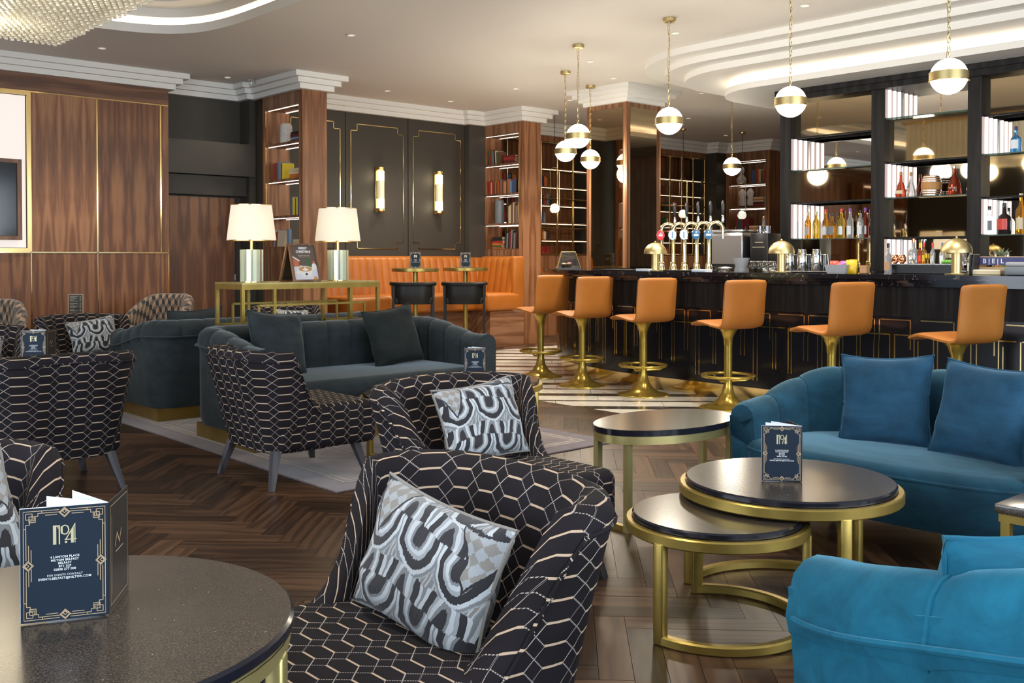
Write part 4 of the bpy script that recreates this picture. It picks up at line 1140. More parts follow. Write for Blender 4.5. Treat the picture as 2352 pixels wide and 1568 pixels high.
for x_, y_, a in SPOTS:
    lb = 'tan leather bar stool on a gold trumpet base, %s' % SLB[SPOTS.index((x_, y_, a))]
    if ST is None:
        ST = thing('bar_stool', lb, 'stool', (x_, y_, 0), math.radians(a), 'bar stools along the counter')
        sm = stool_shell(); so = sm.build('seat', 'tan_leather', ST, 0.9)
        md = so.modifiers.new('soft', 'SUBSURF'); md.levels = 1; md.render_levels = 1
        MB().lathe([(0.12, 0.690), (0.105, 0.682), (0.062, 0.64), (0.04, 0.58), (0.032, 0.50), (0.031, 0.30)], 24).build('trumpet_head', 'gold_lacquer', ST, 0.9)
        MB().lathe([(0.034, 0.52), (0.033, 0.30), (0.036, 0.20), (0.05, 0.13), (0.085, 0.07), (0.14, 0.032), (0.205, 0.014), (0.23, 0.010), (0.235, 0.005), (0.235, 0)], 32).build('trumpet_base', 'gold_lacquer', ST, 0.9)
        fr = ring(0.212, 0.258, 0.282, 0.024, 40).build('foot_ring', 'gold_lacquer', ST, 0.9)
        for k in range(3):
            a_ = 0.5 + 2*PI*k/3; MB().tube([(0.03*math.cos(a_), 0.03*math.sin(a_), 0.225), (0.15*math.cos(a_), 0.15*math.sin(a_), 0.232), (0.205*math.cos(a_), 0.205*math.sin(a_), 0.265)], 0.008, 6).build('spoke', 'gold_lacquer', ST, 0.9)
    else: dup(ST, (x_, y_, 0), math.radians(a), lb)
# ---- rug
t_ = thing('rug', 'mauve-grey rug with pale geometric lines under sofa and round tables', 'rug', (3.93, 6.40, 0))
rx, ry = 1.10, 1.87
MB().rbox(-rx, rx, -ry, ry, 0.0005, 0.010, 0.003, 1).build('pile_border', 'rug_border', t_)
MB().box(-rx+0.15, rx-0.15, -ry+0.15, ry-0.15, 0.010, 0.0112).build('pile_field', 'rug', t_, None)
b = MB()
def rl(p, q, w_=0.012):
    d = Vector((q[0]-p[0], q[1]-p[1])).normalized(); n = Vector((-d.y, d.x))*w_/2
    b.add([(p[0]-n.x, p[1]-n.y, 0.0116), (q[0]-n.x, q[1]-n.y, 0.0116), (q[0]+n.x, q[1]+n.y, 0.0116), (p[0]+n.x, p[1]+n.y, 0.0116)], [(0, 1, 2, 3)])
ax_, ay_ = rx-0.15, ry-0.15
for o_ in (0, 0.05):
    c4 = [(-ax_+o_, -ay_+o_), (ax_-o_, -ay_+o_), (ax_-o_, ay_-o_), (-ax_+o_, ay_-o_)]
    for i in range(4): rl(c4[i], c4[(i+1) % 4])
for o_ in (0, 0.06):
    for cy in (-ay_ + 0.95, ay_ - 0.95):
        d4 = [(0, cy-0.9+o_), (0.9-o_, cy), (0, cy+0.9-o_), (-0.9+o_, cy)]
        for i in range(4): rl(d4[i], d4[(i+1) % 4])
        s4 = [(-0.5+o_, cy-0.5+o_), (0.5-o_, cy-0.5+o_), (0.5-o_, cy+0.5-o_), (-0.5+o_, cy+0.5-o_)]
        for i in range(4): rl(s4[i], s4[(i+1) % 4], 0.009)
b.build('line_pattern', 'rug_line', t_, None)
# ------------------------------------------------------------------ TEXT (flat print)
def text_mesh(s_, size, align='CENTER', shear=0.0, bold=0.0, space=1.0):
    cu = bpy.data.curves.new('lettering', 'FONT'); cu.body = s_; cu.size = size; cu.align_x = align; cu.align_y = 'CENTER'; cu.shear = shear; cu.offset = bold; cu.space_character = space
    cu.resolution_u = 3
    o = bpy.data.objects.new('lettering', cu); C.objects.link(o)
    dg = bpy.context.evaluated_depsgraph_get(); me = bpy.data.meshes.new_from_object(o.evaluated_get(dg))
    bpy.data.objects.remove(o); bpy.data.curves.remove(cu); return me
def upright(me, x_, z_, y_=0.0):
    """text lies in xy: stand it up in the xz plane, facing -y"""
    me.transform(Matrix.Translation((x_, y_, z_)) @ Matrix.Rotation(PI/2, 4, 'X')); return me
# ------------------------------------------------------------------ MENU CARDS  (local: back panel spans x -w..0, spine at x=0, faces -y)
MWD, MH = 0.140, 0.197
def line2(b, pts, w_, y_=-0.0016):
    for p, q in zip(pts[:-1], pts[1:]):
        d = Vector((q[0]-p[0], q[1]-p[1])); 
        if d.length < 1e-6: continue
        d.normalize(); n = Vector((-d.y, d.x))*w_/2; e = d*w_/2
        b.add([(p[0]-n.x-e.x, y_, p[1]-n.y-e.y), (q[0]-n.x+e.x, y_, q[1]-n.y+e.y), (q[0]+n.x+e.x, y_, q[1]+n.y+e.y), (p[0]+n.x-e.x, y_, p[1]+n.y-e.y)], [(0, 1, 2, 3)])
def menu_border():
    b = MB(); w_ = 0.0011; W2, H2 = 0.065, 0.094
    for sx in (-1, 1):
        for sz in (-1, 1):
            f = lambda L_: [(sx*x_, sz*z_) for x_, z_ in L_]
            line2(b, f([(0.0085, H2-0.004), (0.036, H2-0.004), (0.036, H2-0.0), (W2, H2), (W2, H2-0.030), (W2-0.004, H2-0.030), (W2-0.004, 0.010)]), w_)
            line2(b, f([(0.036, H2-0.004), (0.042, H2-0.004), (0.042, H2-0.009), (0.048, H2-0.009), (0.048, H2-0.016), (0.055, H2-0.016), (0.055, H2-0.023), (W2-0.004, H2-0.023), (W2-0.004, H2-0.030)]), w_)
            line2(b, f([(W2-0.004, H2-0.004), (W2-0.014, H2-0.004), (W2-0.014, H2-0.014), (W2-0.004, H2-0.014), (W2-0.004, H2-0.004)]), w_)
            line2(b, f([(W2-0.009, H2-0.009), (W2-0.019, H2-0.009), (W2-0.019, H2-0.019), (W2-0.009, H2-0.019), (W2-0.009, H2-0.009)]), w_)
            line2(b, f([(0.012, H2-0.008), (0.030, H2-0.008)]), w_)
            line2(b, f([(W2, H2), (W2, 0.0)]), w_); line2(b, f([(0.009, H2-0.0), (0.036, H2)]), w_)
            line2(b, f([(W2-0.008, 0.008), (W2-0.008, 0.035)]), w_); line2(b, f([(W2-0.012, 0.006), (W2-0.012, 0.027)]), w_)
    def dia(cx, cz, r_): line2(b, [(cx, cz+r_), (cx+r_, cz), (cx, cz-r_), (cx-r_, cz), (cx, cz+r_)], w_)
    for cx, cz in ((0, H2-0.005), (0, -H2+0.005), (W2-0.007, 0), (-W2+0.007, 0)):
        dia(cx, cz, 0.0085); dia(cx, cz, 0.0065); dia(cx + (0.002 if cx > 0.01 else -0.002 if cx < -0.01 else 0), cz + (0.002 if abs(cx) < 0.01 else 0), 0.0033)
    b.v = [(x_ - MWD/2, y_, z_ + MH/2) for x_, y_, z_ in b.v]
    return b
def menu_logo():
    b = MB(); y_ = -0.0018
    def poly(p): b.add([(x_, y_, z_) for x_, z_ in p], [tuple(range(len(p)))])
    k = 0.034                         # logo height
    poly([(-0.0195, 0), (-0.0140, 0), (-0.0140, k*0.93), (-0.0125, k*0.93), (-0.0105, k*0.78), (-0.0105, k), (-0.0085, k*0.80), (-0.0085, k), (-0.0195, k)])   # thick N stem and tick
    poly([(-0.0100, 0), (-0.0078, 0), (-0.0078, k), (-0.0100, k)])
    n = 24                            # o
    for i in range(n):
        a0, a1 = 2*PI*i/n, 2*PI*(i+1)/n; cx, cz = 0.0005, k*0.74
        poly([(cx + 0.0052*math.cos(a0), cz + 0.0068*math.sin(a0)), (cx + 0.0074*math.cos(a0), cz + 0.0088*math.sin(a0)), (cx + 0.0074*math.cos(a1), cz + 0.0088*math.sin(a1)), (cx + 0.0052*math.cos(a1), cz + 0.0068*math.sin(a1))])
    poly([(-0.0070+0.0005, k*0.56), (-0.0032, k*0.52), (-0.0032, k*0.96), (-0.0068, k*0.9)])
    poly([(0.0000, k*0.20), (0.0025, k*0.20), (0.0185, k*1.04), (0.0175, k*1.06)])            # 4: diagonal
    poly([(0.0000, k*0.20), (0.0200, k*0.20), (0.0200, k*0.25), (0.0000, k*0.25)])
    poly([(0.0105, 0.001), (0.0152, 0.001), (0.0152, k*0.90), (0.0105, k*0.66)])
    poly([(0.0165, 0.001), (0.0180, 0.001), (0.0180, k*1.04), (0.0165, k*0.97)])
    poly([(0.0022 + 0.0021*math.cos(2*PI*i/12), 0.003 + 0.0021*math.sin(2*PI*i/12)) for i in range(12)])
    b.v = [(x_*0.95 - MWD/2, y2, z_*0.98 + 0.132) for x_, y2, z_ in b.v]
    return b
me_border = menu_border().mesh('border_print', None); me_border.materials.append(M_['gold_print'])
me_logo = menu_logo().mesh('logo_print', None); me_logo.materials.append(M_['pale_gold_print'])
def merge_text(lines):
    b = MB()
    for s_, size, z_, bold in lines:
        me = upright(text_mesh(s_, size, 'CENTER', 0.0, bold, 1.08), -MWD/2, z_, -0.0018)
        b.add([v_.co[:] for v_ in me.vertices], [list(p.vertices) for p in me.polygons]); bpy.data.meshes.remove(me)
    return b
T_ = 0.0054
me_text = merge_text([('4 LANYON PLACE', T_, 0.110, 0.00012), ('HILTON BELFAST', T_, 0.1045, 0.00012), ('BELFAST', T_, 0.099, 0.00012), ('BT1 5LP', T_, 0.0935, 0.00012), ('02890 277 000', T_, 0.088, 0.00012), ('FOR EVENTS CONTACT', T_*0.92, 0.0785, 0.0), ('EVENTS.BELFAST@HILTON.COM', T_, 0.073, 0.0001)]).mesh('lettering', None)
me_text.materials.append(M_['white_print'])
def card(name, w_, h, mat, th=0.0012, dz=0.0):
    me = MB().box(0, w_, -th, th, dz, h).mesh(name, None); me.materials.append(M_[mat]); return me
me_back = MB().box(-MWD, 0, -0.0012, 0.0012, 0, MH).mesh('back_cover', None); me_back.materials.append(M_['navy_card'])
me_edge = MB().box(-MWD-0.001, -0.001, 0.0014, 0.004, 0.001, MH+0.0008).mesh('inner_page', None); me_edge.materials.append(M_['paper'])
me_front = MB().box(0, MWD, -0.001, 0.001, 0, MH).mesh('front_cover', None); me_front.materials.append(M_['black_card'])
me_page = MB().box(0, MWD-0.004, -0.0004, 0.0004, 0.002, MH+0.001).mesh('inner_page', None); me_page.materials.append(M_['paper'])
b = MB()
line2(b, [(0.010, 0.012), (0.13, 0.012), (0.13, 0.188), (0.010, 0.188), (0.010, 0.012)], 0.0012, -0.0018); line2(b, [(0.018, 0.03), (0.018, 0.17)], 0.001, -0.0018)
line2(b, [(0.04, 0.11), (0.055, 0.13), (0.07, 0.11), (0.085, 0.13)], 0.003, -0.0018); line2(b, [(0.045, 0.098), (0.095, 0.098)], 0.002, -0.0018)
me_fgold = b.mesh('cover_print', None); me_fgold.materials.append(M_['gold_print'])
def menu_card(label, spine, rot, opening=62):
    """spine: floor point of the fold; rot: direction (deg) of local x"""
    t_ = thing('menu_card', label, 'menu', spine, math.radians(rot))
    bc = link('back_cover', me_back, None, t_); link('border_print', me_border, None, bc); link('logo_print', me_logo, None, bc); link('lettering', me_text, None, bc); link('inner_page', me_edge, None, t_)
    fc = link('front_cover', me_front, None, t_, (0, 0, 0), math.radians(opening)); link('cover_print', me_fgold, None, fc)
    for k in (0.40, 0.62): link('inner_page', me_page, None, t_, (0.0, 0.002, 0), math.radians(opening + (180-opening)*k))
    return t_
menu_card('large navy menu card standing open on the tall speckled table', (0.640, 1.775, 0.6215), -22, 78)
menu_card('navy menu card standing on the larger nest table by the loveseat', (3.132, 1.935, 0.4535), -50, 105)
menu_card('navy menu card on the round rug table, before the striped marble', (4.21, 4.93, 0.4653), -40, 100)
menu_card('navy menu card behind the turned-away slipper chair', (1.90, 6.255, 0.6215), -30, 80)
menu_card('navy menu card on the pedestal table nearer the lamps', (7.60, 10.17, 1.1225), -24, 85)
menu_card('navy menu card on the pedestal table nearer the bookcase', (8.47, 10.23, 1.1225), -24, 85)
# wooden menu stand on the wall table
t_ = thing('menu_stand', 'wooden block holding a black printed menu by the panelled wall', 'menu', (3.53, 10.66, 0.6215), math.radians(-30))
MB().rbox(-0.075, 0.075, -0.02, 0.02, 0, 0.05, 0.004, 1).build('wooden_foot', 'pale_wood', t_)
MB().box(-0.075, 0.075, -0.004, 0.004, 0.05, 0.255).build('board', 'pale_wood', t_, None)
MB().box(-0.066, 0.066, -0.0055, -0.004, 0.055, 0.248).build('menu_sheet', 'black_card', t_, None)
b = MB()
for k in range(14):
    z_ = 0.232 - 0.0125*k; w_ = (0.10, 0.07, 0.09, 0.05)[k % 4]
    if k not in (5, 10): line2(b, [(-0.055, z_), (-0.055 + w_*0.8, z_)], 0.003, -0.0062); line2(b, [(0.040, z_), (0.053, z_)], 0.003, -0.0062)
b.build('printed_lines', 'cream', t_, None)
b = MB()
for k in range(8): b.cbox((-0.07 + 0.02*k, -0.002, 0.258), (0.010, 0.006, 0.010), Matrix.Rotation(0.78, 3, 'Y'))
b.build('carved_top', 'walnut_frame', t_, None)
# ------------------------------------------------------------------ A-FRAME SIGN on the console
t_ = thing('sign_board', 'walnut A-frame sign reading MERRY CHRISTMAS with a latte poster', 'sign', (3.95, 6.735, 1.0668), 0)
sw, sh, ang = 0.236, 0.305, math.radians(-17)
def leaf(parent, back=False):
    fr = MB(); h = sh; w_ = sw/2; e = 0.016
    for x0, x1, z0, z1 in ((-w_, w_, 0, e), (-w_, w_, h-e, h), (-w_, -w_+e, e, h-e), (w_-e, w_, e, h-e)): fr.box(x0, x1, -0.009, 0.009, z0, z1)
    o = fr.build('frame', 'walnut_frame', parent, None)
    if back: o.location = (0, 0.225, 0); o.rotation_euler = (-ang*1.25, 0, 0)
    else: o.rotation_euler = (ang, 0, 0)
    MB().box(-w_+e, w_-e, -0.002, 0.004, e, h-e).build('backing', 'black_card' if back else 'poster_brown', o, None)
    return o
fr = leaf(t_); leaf(t_, True)
MB().box(0.08, 0.11, 0.02, 0.20, 0, 0.012).build('spacer', 'walnut_frame', t_, None)
Y0 = -0.0026
def flat(name, mat, pts, dy=0.0):
    b = MB(); b.add([(x_, Y0 - dy, z_) for x_, z_ in pts], [tuple(range(len(pts)))]); return b.build(name, mat, fr, None)
def ell(cx, cz, rx_, rz_, n=28): return [(cx + rx_*math.cos(2*PI*i/n), cz + rz_*math.sin(2*PI*i/n)) for i in range(n)]
flat('poster_snow_print', 'poster_snow', [(-0.101, 0.017), (0.101, 0.017), (0.101, 0.115), (0.03, 0.105), (-0.03, 0.13), (-0.101, 0.12)])
flat('poster_house_print', 'poster_red', [(-0.101, 0.125), (-0.05, 0.12), (-0.05, 0.165), (-0.101, 0.185)], 0.0003)
flat('poster_roof_print', 'poster_cup', [(-0.101, 0.195), (-0.094, 0.205), (-0.040, 0.170), (-0.046, 0.162)], 0.0005)
flat('poster_tree_print', 'tree_green', [(0.005, 0.115), (0.055, 0.115), (0.045, 0.175), (0.03, 0.205), (0.015, 0.175)], 0.0003)
flat('poster_jar_print', 'poster_cup', ell(0.078, 0.120, 0.021, 0.028), 0.0004); flat('poster_jar_lid_print', 'poster_red', ell(0.078, 0.157, 0.014, 0.006), 0.0005)
flat('poster_cup_print', 'poster_cup', [(-0.068, 0.098), (-0.052, 0.062), (-0.03, 0.044), (0.03, 0.044), (0.05, 0.062), (0.062, 0.098)], 0.0006)
flat('poster_handle_print', 'poster_cup', ell(-0.070, 0.075, 0.016, 0.014), 0.0005)
flat('poster_rim_print', 'poster_cup', ell(-0.003, 0.100, 0.066, 0.026), 0.0007); flat('poster_coffee_print', 'poster_coffee', ell(-0.003, 0.101, 0.058, 0.021), 0.0008)
flat('poster_milk_print', 'poster_cup', [(-0.004, 0.120), (0.006, 0.106), (0.026, 0.098), (0.010, 0.086), (-0.012, 0.085), (-0.032, 0.097), (-0.012, 0.106)], 0.0009)
flat('poster_diamond_print', 'navy_card', [(0.002, 0.049), (0.016, 0.060), (0.002, 0.071), (-0.012, 0.060)], 0.001)
flat('poster_biscuit_print', 'poster_ginger', [(0.055, 0.017), (0.101, 0.017), (0.095, 0.032), (0.078, 0.046), (0.062, 0.035)], 0.0005)
for s_, sz, z_, bo in (('MERRY', 0.024, 0.268, 0.0011), ('CHRISTMAS', 0.024, 0.240, 0.0011), ('Gingerbread Latte', 0.0135, 0.208, 0.0)):
    me = upright(text_mesh(s_, sz, 'CENTER', 0, bo), 0, z_, Y0 - 0.0012); me.materials.clear(); link('lettering', me, 'white_print', fr)
b = MB(); line2(b, [(-0.06, 0.224), (0.06, 0.224)], 0.0008, Y0-0.001); line2(b, [(-0.06, 0.194), (0.06, 0.194)], 0.0008, Y0-0.001); b.build('rule_print', 'gold_print', fr, None)
# ------------------------------------------------------------------ SCREEN on the wood wall
t_ = thing('television', 'black television in a dark gold frame on the lit wall niche', 'television', (2.50, 11.405, 1.865))
MB().box(-0.66, 0.66, -0.09, -0.02, -0.39, 0.39).build('body', 'black_plastic', t_, None)
MB().box(-0.65, 0.65, -0.094, -0.09, -0.38, 0.38).build('screen', 'tv_screen', t_, None)
b = MB()
for x0, x1, z0, z1 in ((-0.70, 0.70, 0.385, 0.425), (-0.70, 0.70, -0.425, -0.385), (-0.70, -0.655, -0.385, 0.385), (0.655, 0.70, -0.385, 0.385)): b.box(x0, x1, -0.115, -0.005, z0, z1)
b.build('frame', 'walnut_frame', t_, None)
# ------------------------------------------------------------------ WALL SCONCES
for lb, x_ in (('lit tubular wall sconce on the dark panel nearer the lamps', 7.86), ('lit tubular wall sconce on the dark panel nearer the bookcase', 8.88)):
    t_ = thing('wall_sconce', lb, 'lamp', (x_, 11.498, 1.88))
    MB().rbox(-0.055, 0.055, -0.02, 0, 0.0, 0.62, 0.009, 2).build('back_plate', 'brass', t_)
    for z0, z1 in ((0.0, 0.055), (0.565, 0.62)):
        b = MB(); b.lathe([(0.03, z0 if z0 > 0 else z0), (0.054, z0 + 0.02), (0.054, z1 - 0.0), (0.03, z1)], 20, 0, -0.062); b.build('end_cap', 'brass', t_)
    for z0, z1, mt in ((0.055, 0.185, 'sconce_glow'), (0.185, 0.435, 'sconce_mid'), (0.435, 0.565, 'sconce_glow')):
        MB().lathe([(0.050, z0), (0.050, z1)], 20, 0, -0.062, cap=False).build('glass_tube', mt, t_)
    for z_ in (0.1, 0.5):
        l = bpy.data.lights.new('sconce_bulb', 'POINT'); l.energy = 0.9; l.color = (1, 0.8, 0.5); l.shadow_soft_size = 0.05
        lo = bpy.data.objects.new('sconce_bulb', l); C.objects.link(lo); lo.parent = t_; lo.location = (0, -0.17, z_)
# ------------------------------------------------------------------ GLOBE PENDANTS
me_glob = MB().sphere((0, 0, 2.48), 0.121, 32, 20).mesh('globe', 0.9); me_glob.materials.append(M_['globe_light'])
me_band = MB().lathe([(0.1215, 2.452), (0.126, 2.452), (0.126, 2.508), (0.1215, 2.508)], 40, cap=False).mesh('brass_band', 0.5); me_band.materials.append(M_['brushed_brass'])
me_rim = MB().lathe([(0.12, 2.446), (0.131, 2.444), (0.131, 2.452), (0.12, 2.453)], 40, cap=False).mesh('rim', 0.5); me_rim.materials.append(M_['brass'])
me_can = MB().lathe([(0.055, CZ-0.035), (0.058, CZ-0.033), (0.058, CZ-0.001), (0.03, CZ-0.0005)], 28).mesh('canopy', 0.6); me_can.materials.append(M_['brushed_brass'])
def chain():
    b = MB(); z_ = 2.60; k = 0
    while z_ < CZ - 0.04:
        pts = []
        for i in range(10):
            a = 2*PI*i/10; ex, ez = 0.0085*math.cos(a), 0.021*math.sin(a)
            pts.append((ex, 0.0, z_ + 0.02 + ez) if k % 2 == 0 else (0.0, ex, z_ + 0.02 + ez))
        b.tube(pts, 0.0024, 4, True); z_ += 0.0345; k += 1
    return b
me_chain = chain().mesh('chain', 0.9); me_chain.materials.append(M_['brushed_brass'])
me_cord = MB().tube([(0.004*math.sin(i*1.3), 0.012 + 0.006*math.cos(i*0.9), 2.6 + (CZ-0.03-2.6)*i/14) for i in range(15)], 0.0025, 5).mesh('flex', 0.9); me_cord.materials.append(M_['brass'])
PEND = [(8.16, 8.14), (7.25, 7.05), (9.06, 8.60), (7.05, 5.72), (6.90, 4.38), (11.18, 7.99), (6.73, 3.05)]
PL = ['at the rounded bar end, before the gold lattice', 'above the second bar stool', 'close to the mirrored column', 'between the mirrored column and the stepped ceiling', 'at the corner post of the back bar', 'in front of the far bookcase behind the taps', 'over the counter before the oak barrel']
for (x_, y_), s_ in zip(PEND, PL):
    t_ = thing('globe_pendant', 'lit opal globe pendant with brass band ' + s_, 'lamp', (x_, y_, 0))
    for nm, me in (('globe', me_glob), ('brass_band', me_band), ('rim', me_rim), ('canopy', me_can), ('chain', me_chain), ('flex', me_cord)): link(nm, me, None, t_)
    l = bpy.data.lights.new('pendant_bulb', 'POINT'); l.energy = 26; l.color = (1, 0.89, 0.72); l.shadow_soft_size = 0.12
    lo = bpy.data.objects.new('pendant_bulb', l); C.objects.link(lo); lo.parent = t_; lo.location = (0, 0, 2.33)
# small hoop pendants in the far bay
me_g2 = MB().sphere((0, 0, 1.98), 0.075, 20, 12).mesh('small_globe', 0.9); me_g2.materials.append(M_['opal_glass'])
b = MB(); b.tube([(-0.075, 0, 1.98)] + [(0.075*math.cos(PI - PI*i/12), 0, 2.50 + 0.09*math.sin(PI*i/12)) for i in range(13)] + [(0.075, 0, 1.98)], 0.005, 6); me_hoop = b.mesh('brass_hoop', 0.9); me_hoop.materials.append(M_['brass'])
b = MB(); b.tube([(0, 0, 2.59), (0, 0, CZ-0.02)], 0.004, 6); me_rod = b.mesh('drop_cord', 0.9); me_rod.materials.append(M_['black_metal'])
me_c2 = MB().lathe([(0.05, CZ-0.03), (0.055, CZ-0.02), (0.055, CZ-0.001)], 20).mesh('canopy', 0.6); me_c2.materials.append(M_['brass'])
me_cup = MB().lathe([(0.01, 1.895), (0.03, 1.900), (0.045, 1.915)], 16).mesh('cup', 0.9); me_cup.materials.append(M_['brass'])
for (x_, y_), lb in zip(((10.35, 10.55), (13.25, 10.45), (14.35, 10.05)), ('small white globe in a brass hoop before the lattice beside the first bookcase', 'small white globe in a brass hoop before the lattice behind the beer taps', 'small white globe in a brass hoop beside the far bookcase')):
    t_ = thing('hoop_pendant', lb, 'lamp', (x_, y_, 0), math.radians(-20))
    for nm, me in (('small_globe', me_g2), ('brass_hoop', me_hoop), ('drop_cord', me_rod), ('canopy', me_c2), ('cup', me_cup)): link(nm, me, None, t_)
# ------------------------------------------------------------------ DOWNLIGHTS and other ceiling fittings
DL = [(3.73, 10.42), (5.44, 11.1), (7.40, 10.61), (8.54, 10.74), (8.52, 9.39), (7.95, 7.55), (8.88, 8.05), (7.55, 6.05), (9.68, 9.57), (10.54, 8.02), (7.55, 4.66), (5.3, 8.2), (5.6, 4.6), (5.6, 1.8), (4.9, 3.3), (1.5, 2.8), (0.8, 10.3), (12.3, 9.6), (13.6, 8.2), (11.3, 10.7), (14.5, 10.5), (10.9, 9.5), (13.0, 10.9)]  # the last four are added to brighten the far bay
me_rimd = MB().lathe([(0.045, CZ-0.004), (0.047, CZ-0.006), (0.038, CZ-0.008), (0.035, CZ-0.001)], 20, cap=False).mesh('bezel', 0.9); me_rimd.materials.append(M_['white_paint'])
me_ld = MB().lathe([(0.001, CZ-0.003), (0.036, CZ-0.003)], 20, cap=False).mesh('lens', None); me_ld.materials.append(M_['downlight_glow'])
for x_, y_ in DL:
    dim = 0.25 if y_ > 11 else 1.0
    t_ = thing('downlight', 'small round recessed downlight in the flat cream ceiling', 'lamp', (x_, y_, 0), 0, 'recessed ceiling downlights')
    link('bezel', me_rimd, None, t_); link('lens', me_ld, None, t_)
    l = bpy.data.lights.new('downlight_lamp', 'SPOT'); l.energy = 95*dim; l.color = (1, 0.91, 0.78); l.spot_size = math.radians(95); l.spot_blend = 0.7; l.shadow_soft_size = 0.06
    lo = bpy.data.objects.new('downlight_lamp', l); C.objects.link(lo); lo.parent = t_; lo.location = (0, 0, CZ-0.02)
for x_, y_, lb in ((3.05, 10.25, 'tiny chrome sprinkler head below the chandelier corner'), (5.72, 11.05, 'tiny chrome sprinkler head beside the bookcase cornice'), (9.7, 7.9, 'tiny chrome sprinkler head by the mirrored column')):
    t_ = thing('sprinkler_head', lb, 'sprinkler', (x_, y_, 0))
    MB().lathe([(0.04, CZ-0.006), (0.04, CZ-0.001)], 16).build('plate', 'chrome', t_); MB().lathe([(0.008, CZ-0.05), (0.012, CZ-0.03), (0.010, CZ-0.006)], 10).build('nozzle', 'chrome', t_); MB().lathe([(0.02, CZ-0.056), (0.02, CZ-0.052)], 12).build('deflector', 'chrome', t_)
# ------------------------------------------------------------------ CHANDELIER
t_ = thing('rod_chandelier', 'huge rectangular chandelier of hanging glass rods in the ceiling recess', 'chandelier', (1.35, 6.95, 0))
hx, hy, zb = 1.25, 1.25, 2.90
rods = []
sp = 0.044
ni = int(2*hx/sp)
for i in range(ni+1):
    for j in range(ni+1):
        x_ = -hx + i*sp + (sp/2 if j % 2 else 0); y_ = -hy + j*sp
        if x_ > hx: continue
        rods.append((x_, y_, random.uniform(-0.006, 0.006)))
me_rod2 = MB().lathe([(0.013, 0.0), (0.013, 0.62)], 6).mesh('glass_rod', None); me_rod2.materials.append(M_['rod_glass'])
def vis(r_):
    P = pix(1.35 + r_[0], 6.95 + r_[1], zb)
    return (hx - r_[0]) + (hy - r_[1]) if P and -20 < P[0] < 380 and P[1] > -5 else 9
rods.sort(key=lambda r_: min(hx - r_[0], hy - r_[1]) + (0 if vis(r_) < 8 else 9))
rest = MB()
for k, (x_, y_, d) in enumerate(rods):
    if k < 300: link('glass_rod', me_rod2, None, t_, (x_, y_, zb + d))
    else: rest.lathe([(0.013, zb + d), (0.013, zb + d + 0.62)], 5, x_, y_)
o = rest.build('glass_rods', 'rod_glass', t_, None); o['kind'] = 'stuff'
MB().box(-hx-0.02, hx+0.04, -hy-0.02, hy+0.02, zb+0.62, zb+0.66).build('frame_plate', 'brass', t_, None)
b = MB()
for sx in (-0.8, 0.8):
    for sy in (-0.8, 0.8): b.tube([(sx, sy, zb+0.66), (sx, sy, CZ+0.44)], 0.012, 8)
b.build('hanger', 'brass', t_)
for sx in (-0.6, 0.6):
    for sy in (-0.6, 0.6):
        l = bpy.data.lights.new('chandelier_lamp', 'POINT'); l.energy = 7; l.color = (1, 0.86, 0.6); l.shadow_soft_size = 0.15
        lo = bpy.data.objects.new('chandelier_lamp', l); C.objects.link(lo); lo.parent = t_; lo.location = (sx, sy, zb - 0.12)
# ------------------------------------------------------------------ BOOKCASES with lit shelves
LV = [1.38, 1.76, 2.20, 2.64]
def bookcase(label, x0, x1, y0, y1, top=3.06):
    t_ = thing('bookcase', label, 'bookcase', (x0, y0, 0)); w_ = x1-x0; d = y1-y0
    def bx(nm, mt, a0, a1, b0, b1, c0, c1): 
        b = MB(); mx, my, mz = (a0+a1)/2, (b0+b1)/2, (c0+c1)/2
        b.box(a0-mx, a1-mx, b0-my, b1-my, c0-mz, c1-mz); return b.build(nm, mt, t_, None, loc=(mx, my, mz))
    bx('side_panel', 'walnut_warm', 0, w_, 0, 0.075, 0, 3.22); bx('side_panel', 'walnut_warm', 0, w_, d-0.075, d, 0, 3.22)
    bx('header', 'walnut_plain', 0, w_, 0.075, d-0.075, top, 3.22); bx('base_cabinet', 'walnut_plain', 0, w_, 0.075, d-0.075, 0, LV[0])
    for z_ in LV[1:]: bx('shelf', 'walnut_frame', 0.008, w_-0.008, 0.075, d-0.075, z_-0.03, z_)
    for z_ in LV[1:] + [top+0.03]:
        bx('led_strip', 'led_shelf', 0.03, 0.042, 0.09, d-0.09, z_-0.036, z_-0.0305); bx('led_strip', 'led_shelf', w_-0.06, w_-0.048, 0.09, d-0.09, z_-0.036, z_-0.0305)
    b = MB(); w2 = 0.006
    for y_ in (0.075, d-0.075-w2): b.box(-0.003, 0.004, y_, y_+w2, LV[0], top)
    b.box(-0.003, 0.004, 0.075, d-0.075, LV[0], LV[0]+w2); b.box(-0.003, 0.004, 0.075, d-0.075, top-w2, top); b.build('gold_edge', 'brass', t_, None)
    return t_
bookcase('walnut see-through bookcase by the service door, white vase on top shelf', 5.98, 6.31, 10.30, 11.26)
bookcase('walnut see-through bookcase at the end of the orange banquette', 9.72, 10.08, 10.57, 11.50)
bookcase('far walnut bookcase behind the coffee machine', 15.70, 16.10, 10.40, 11.36)
me_books = {}
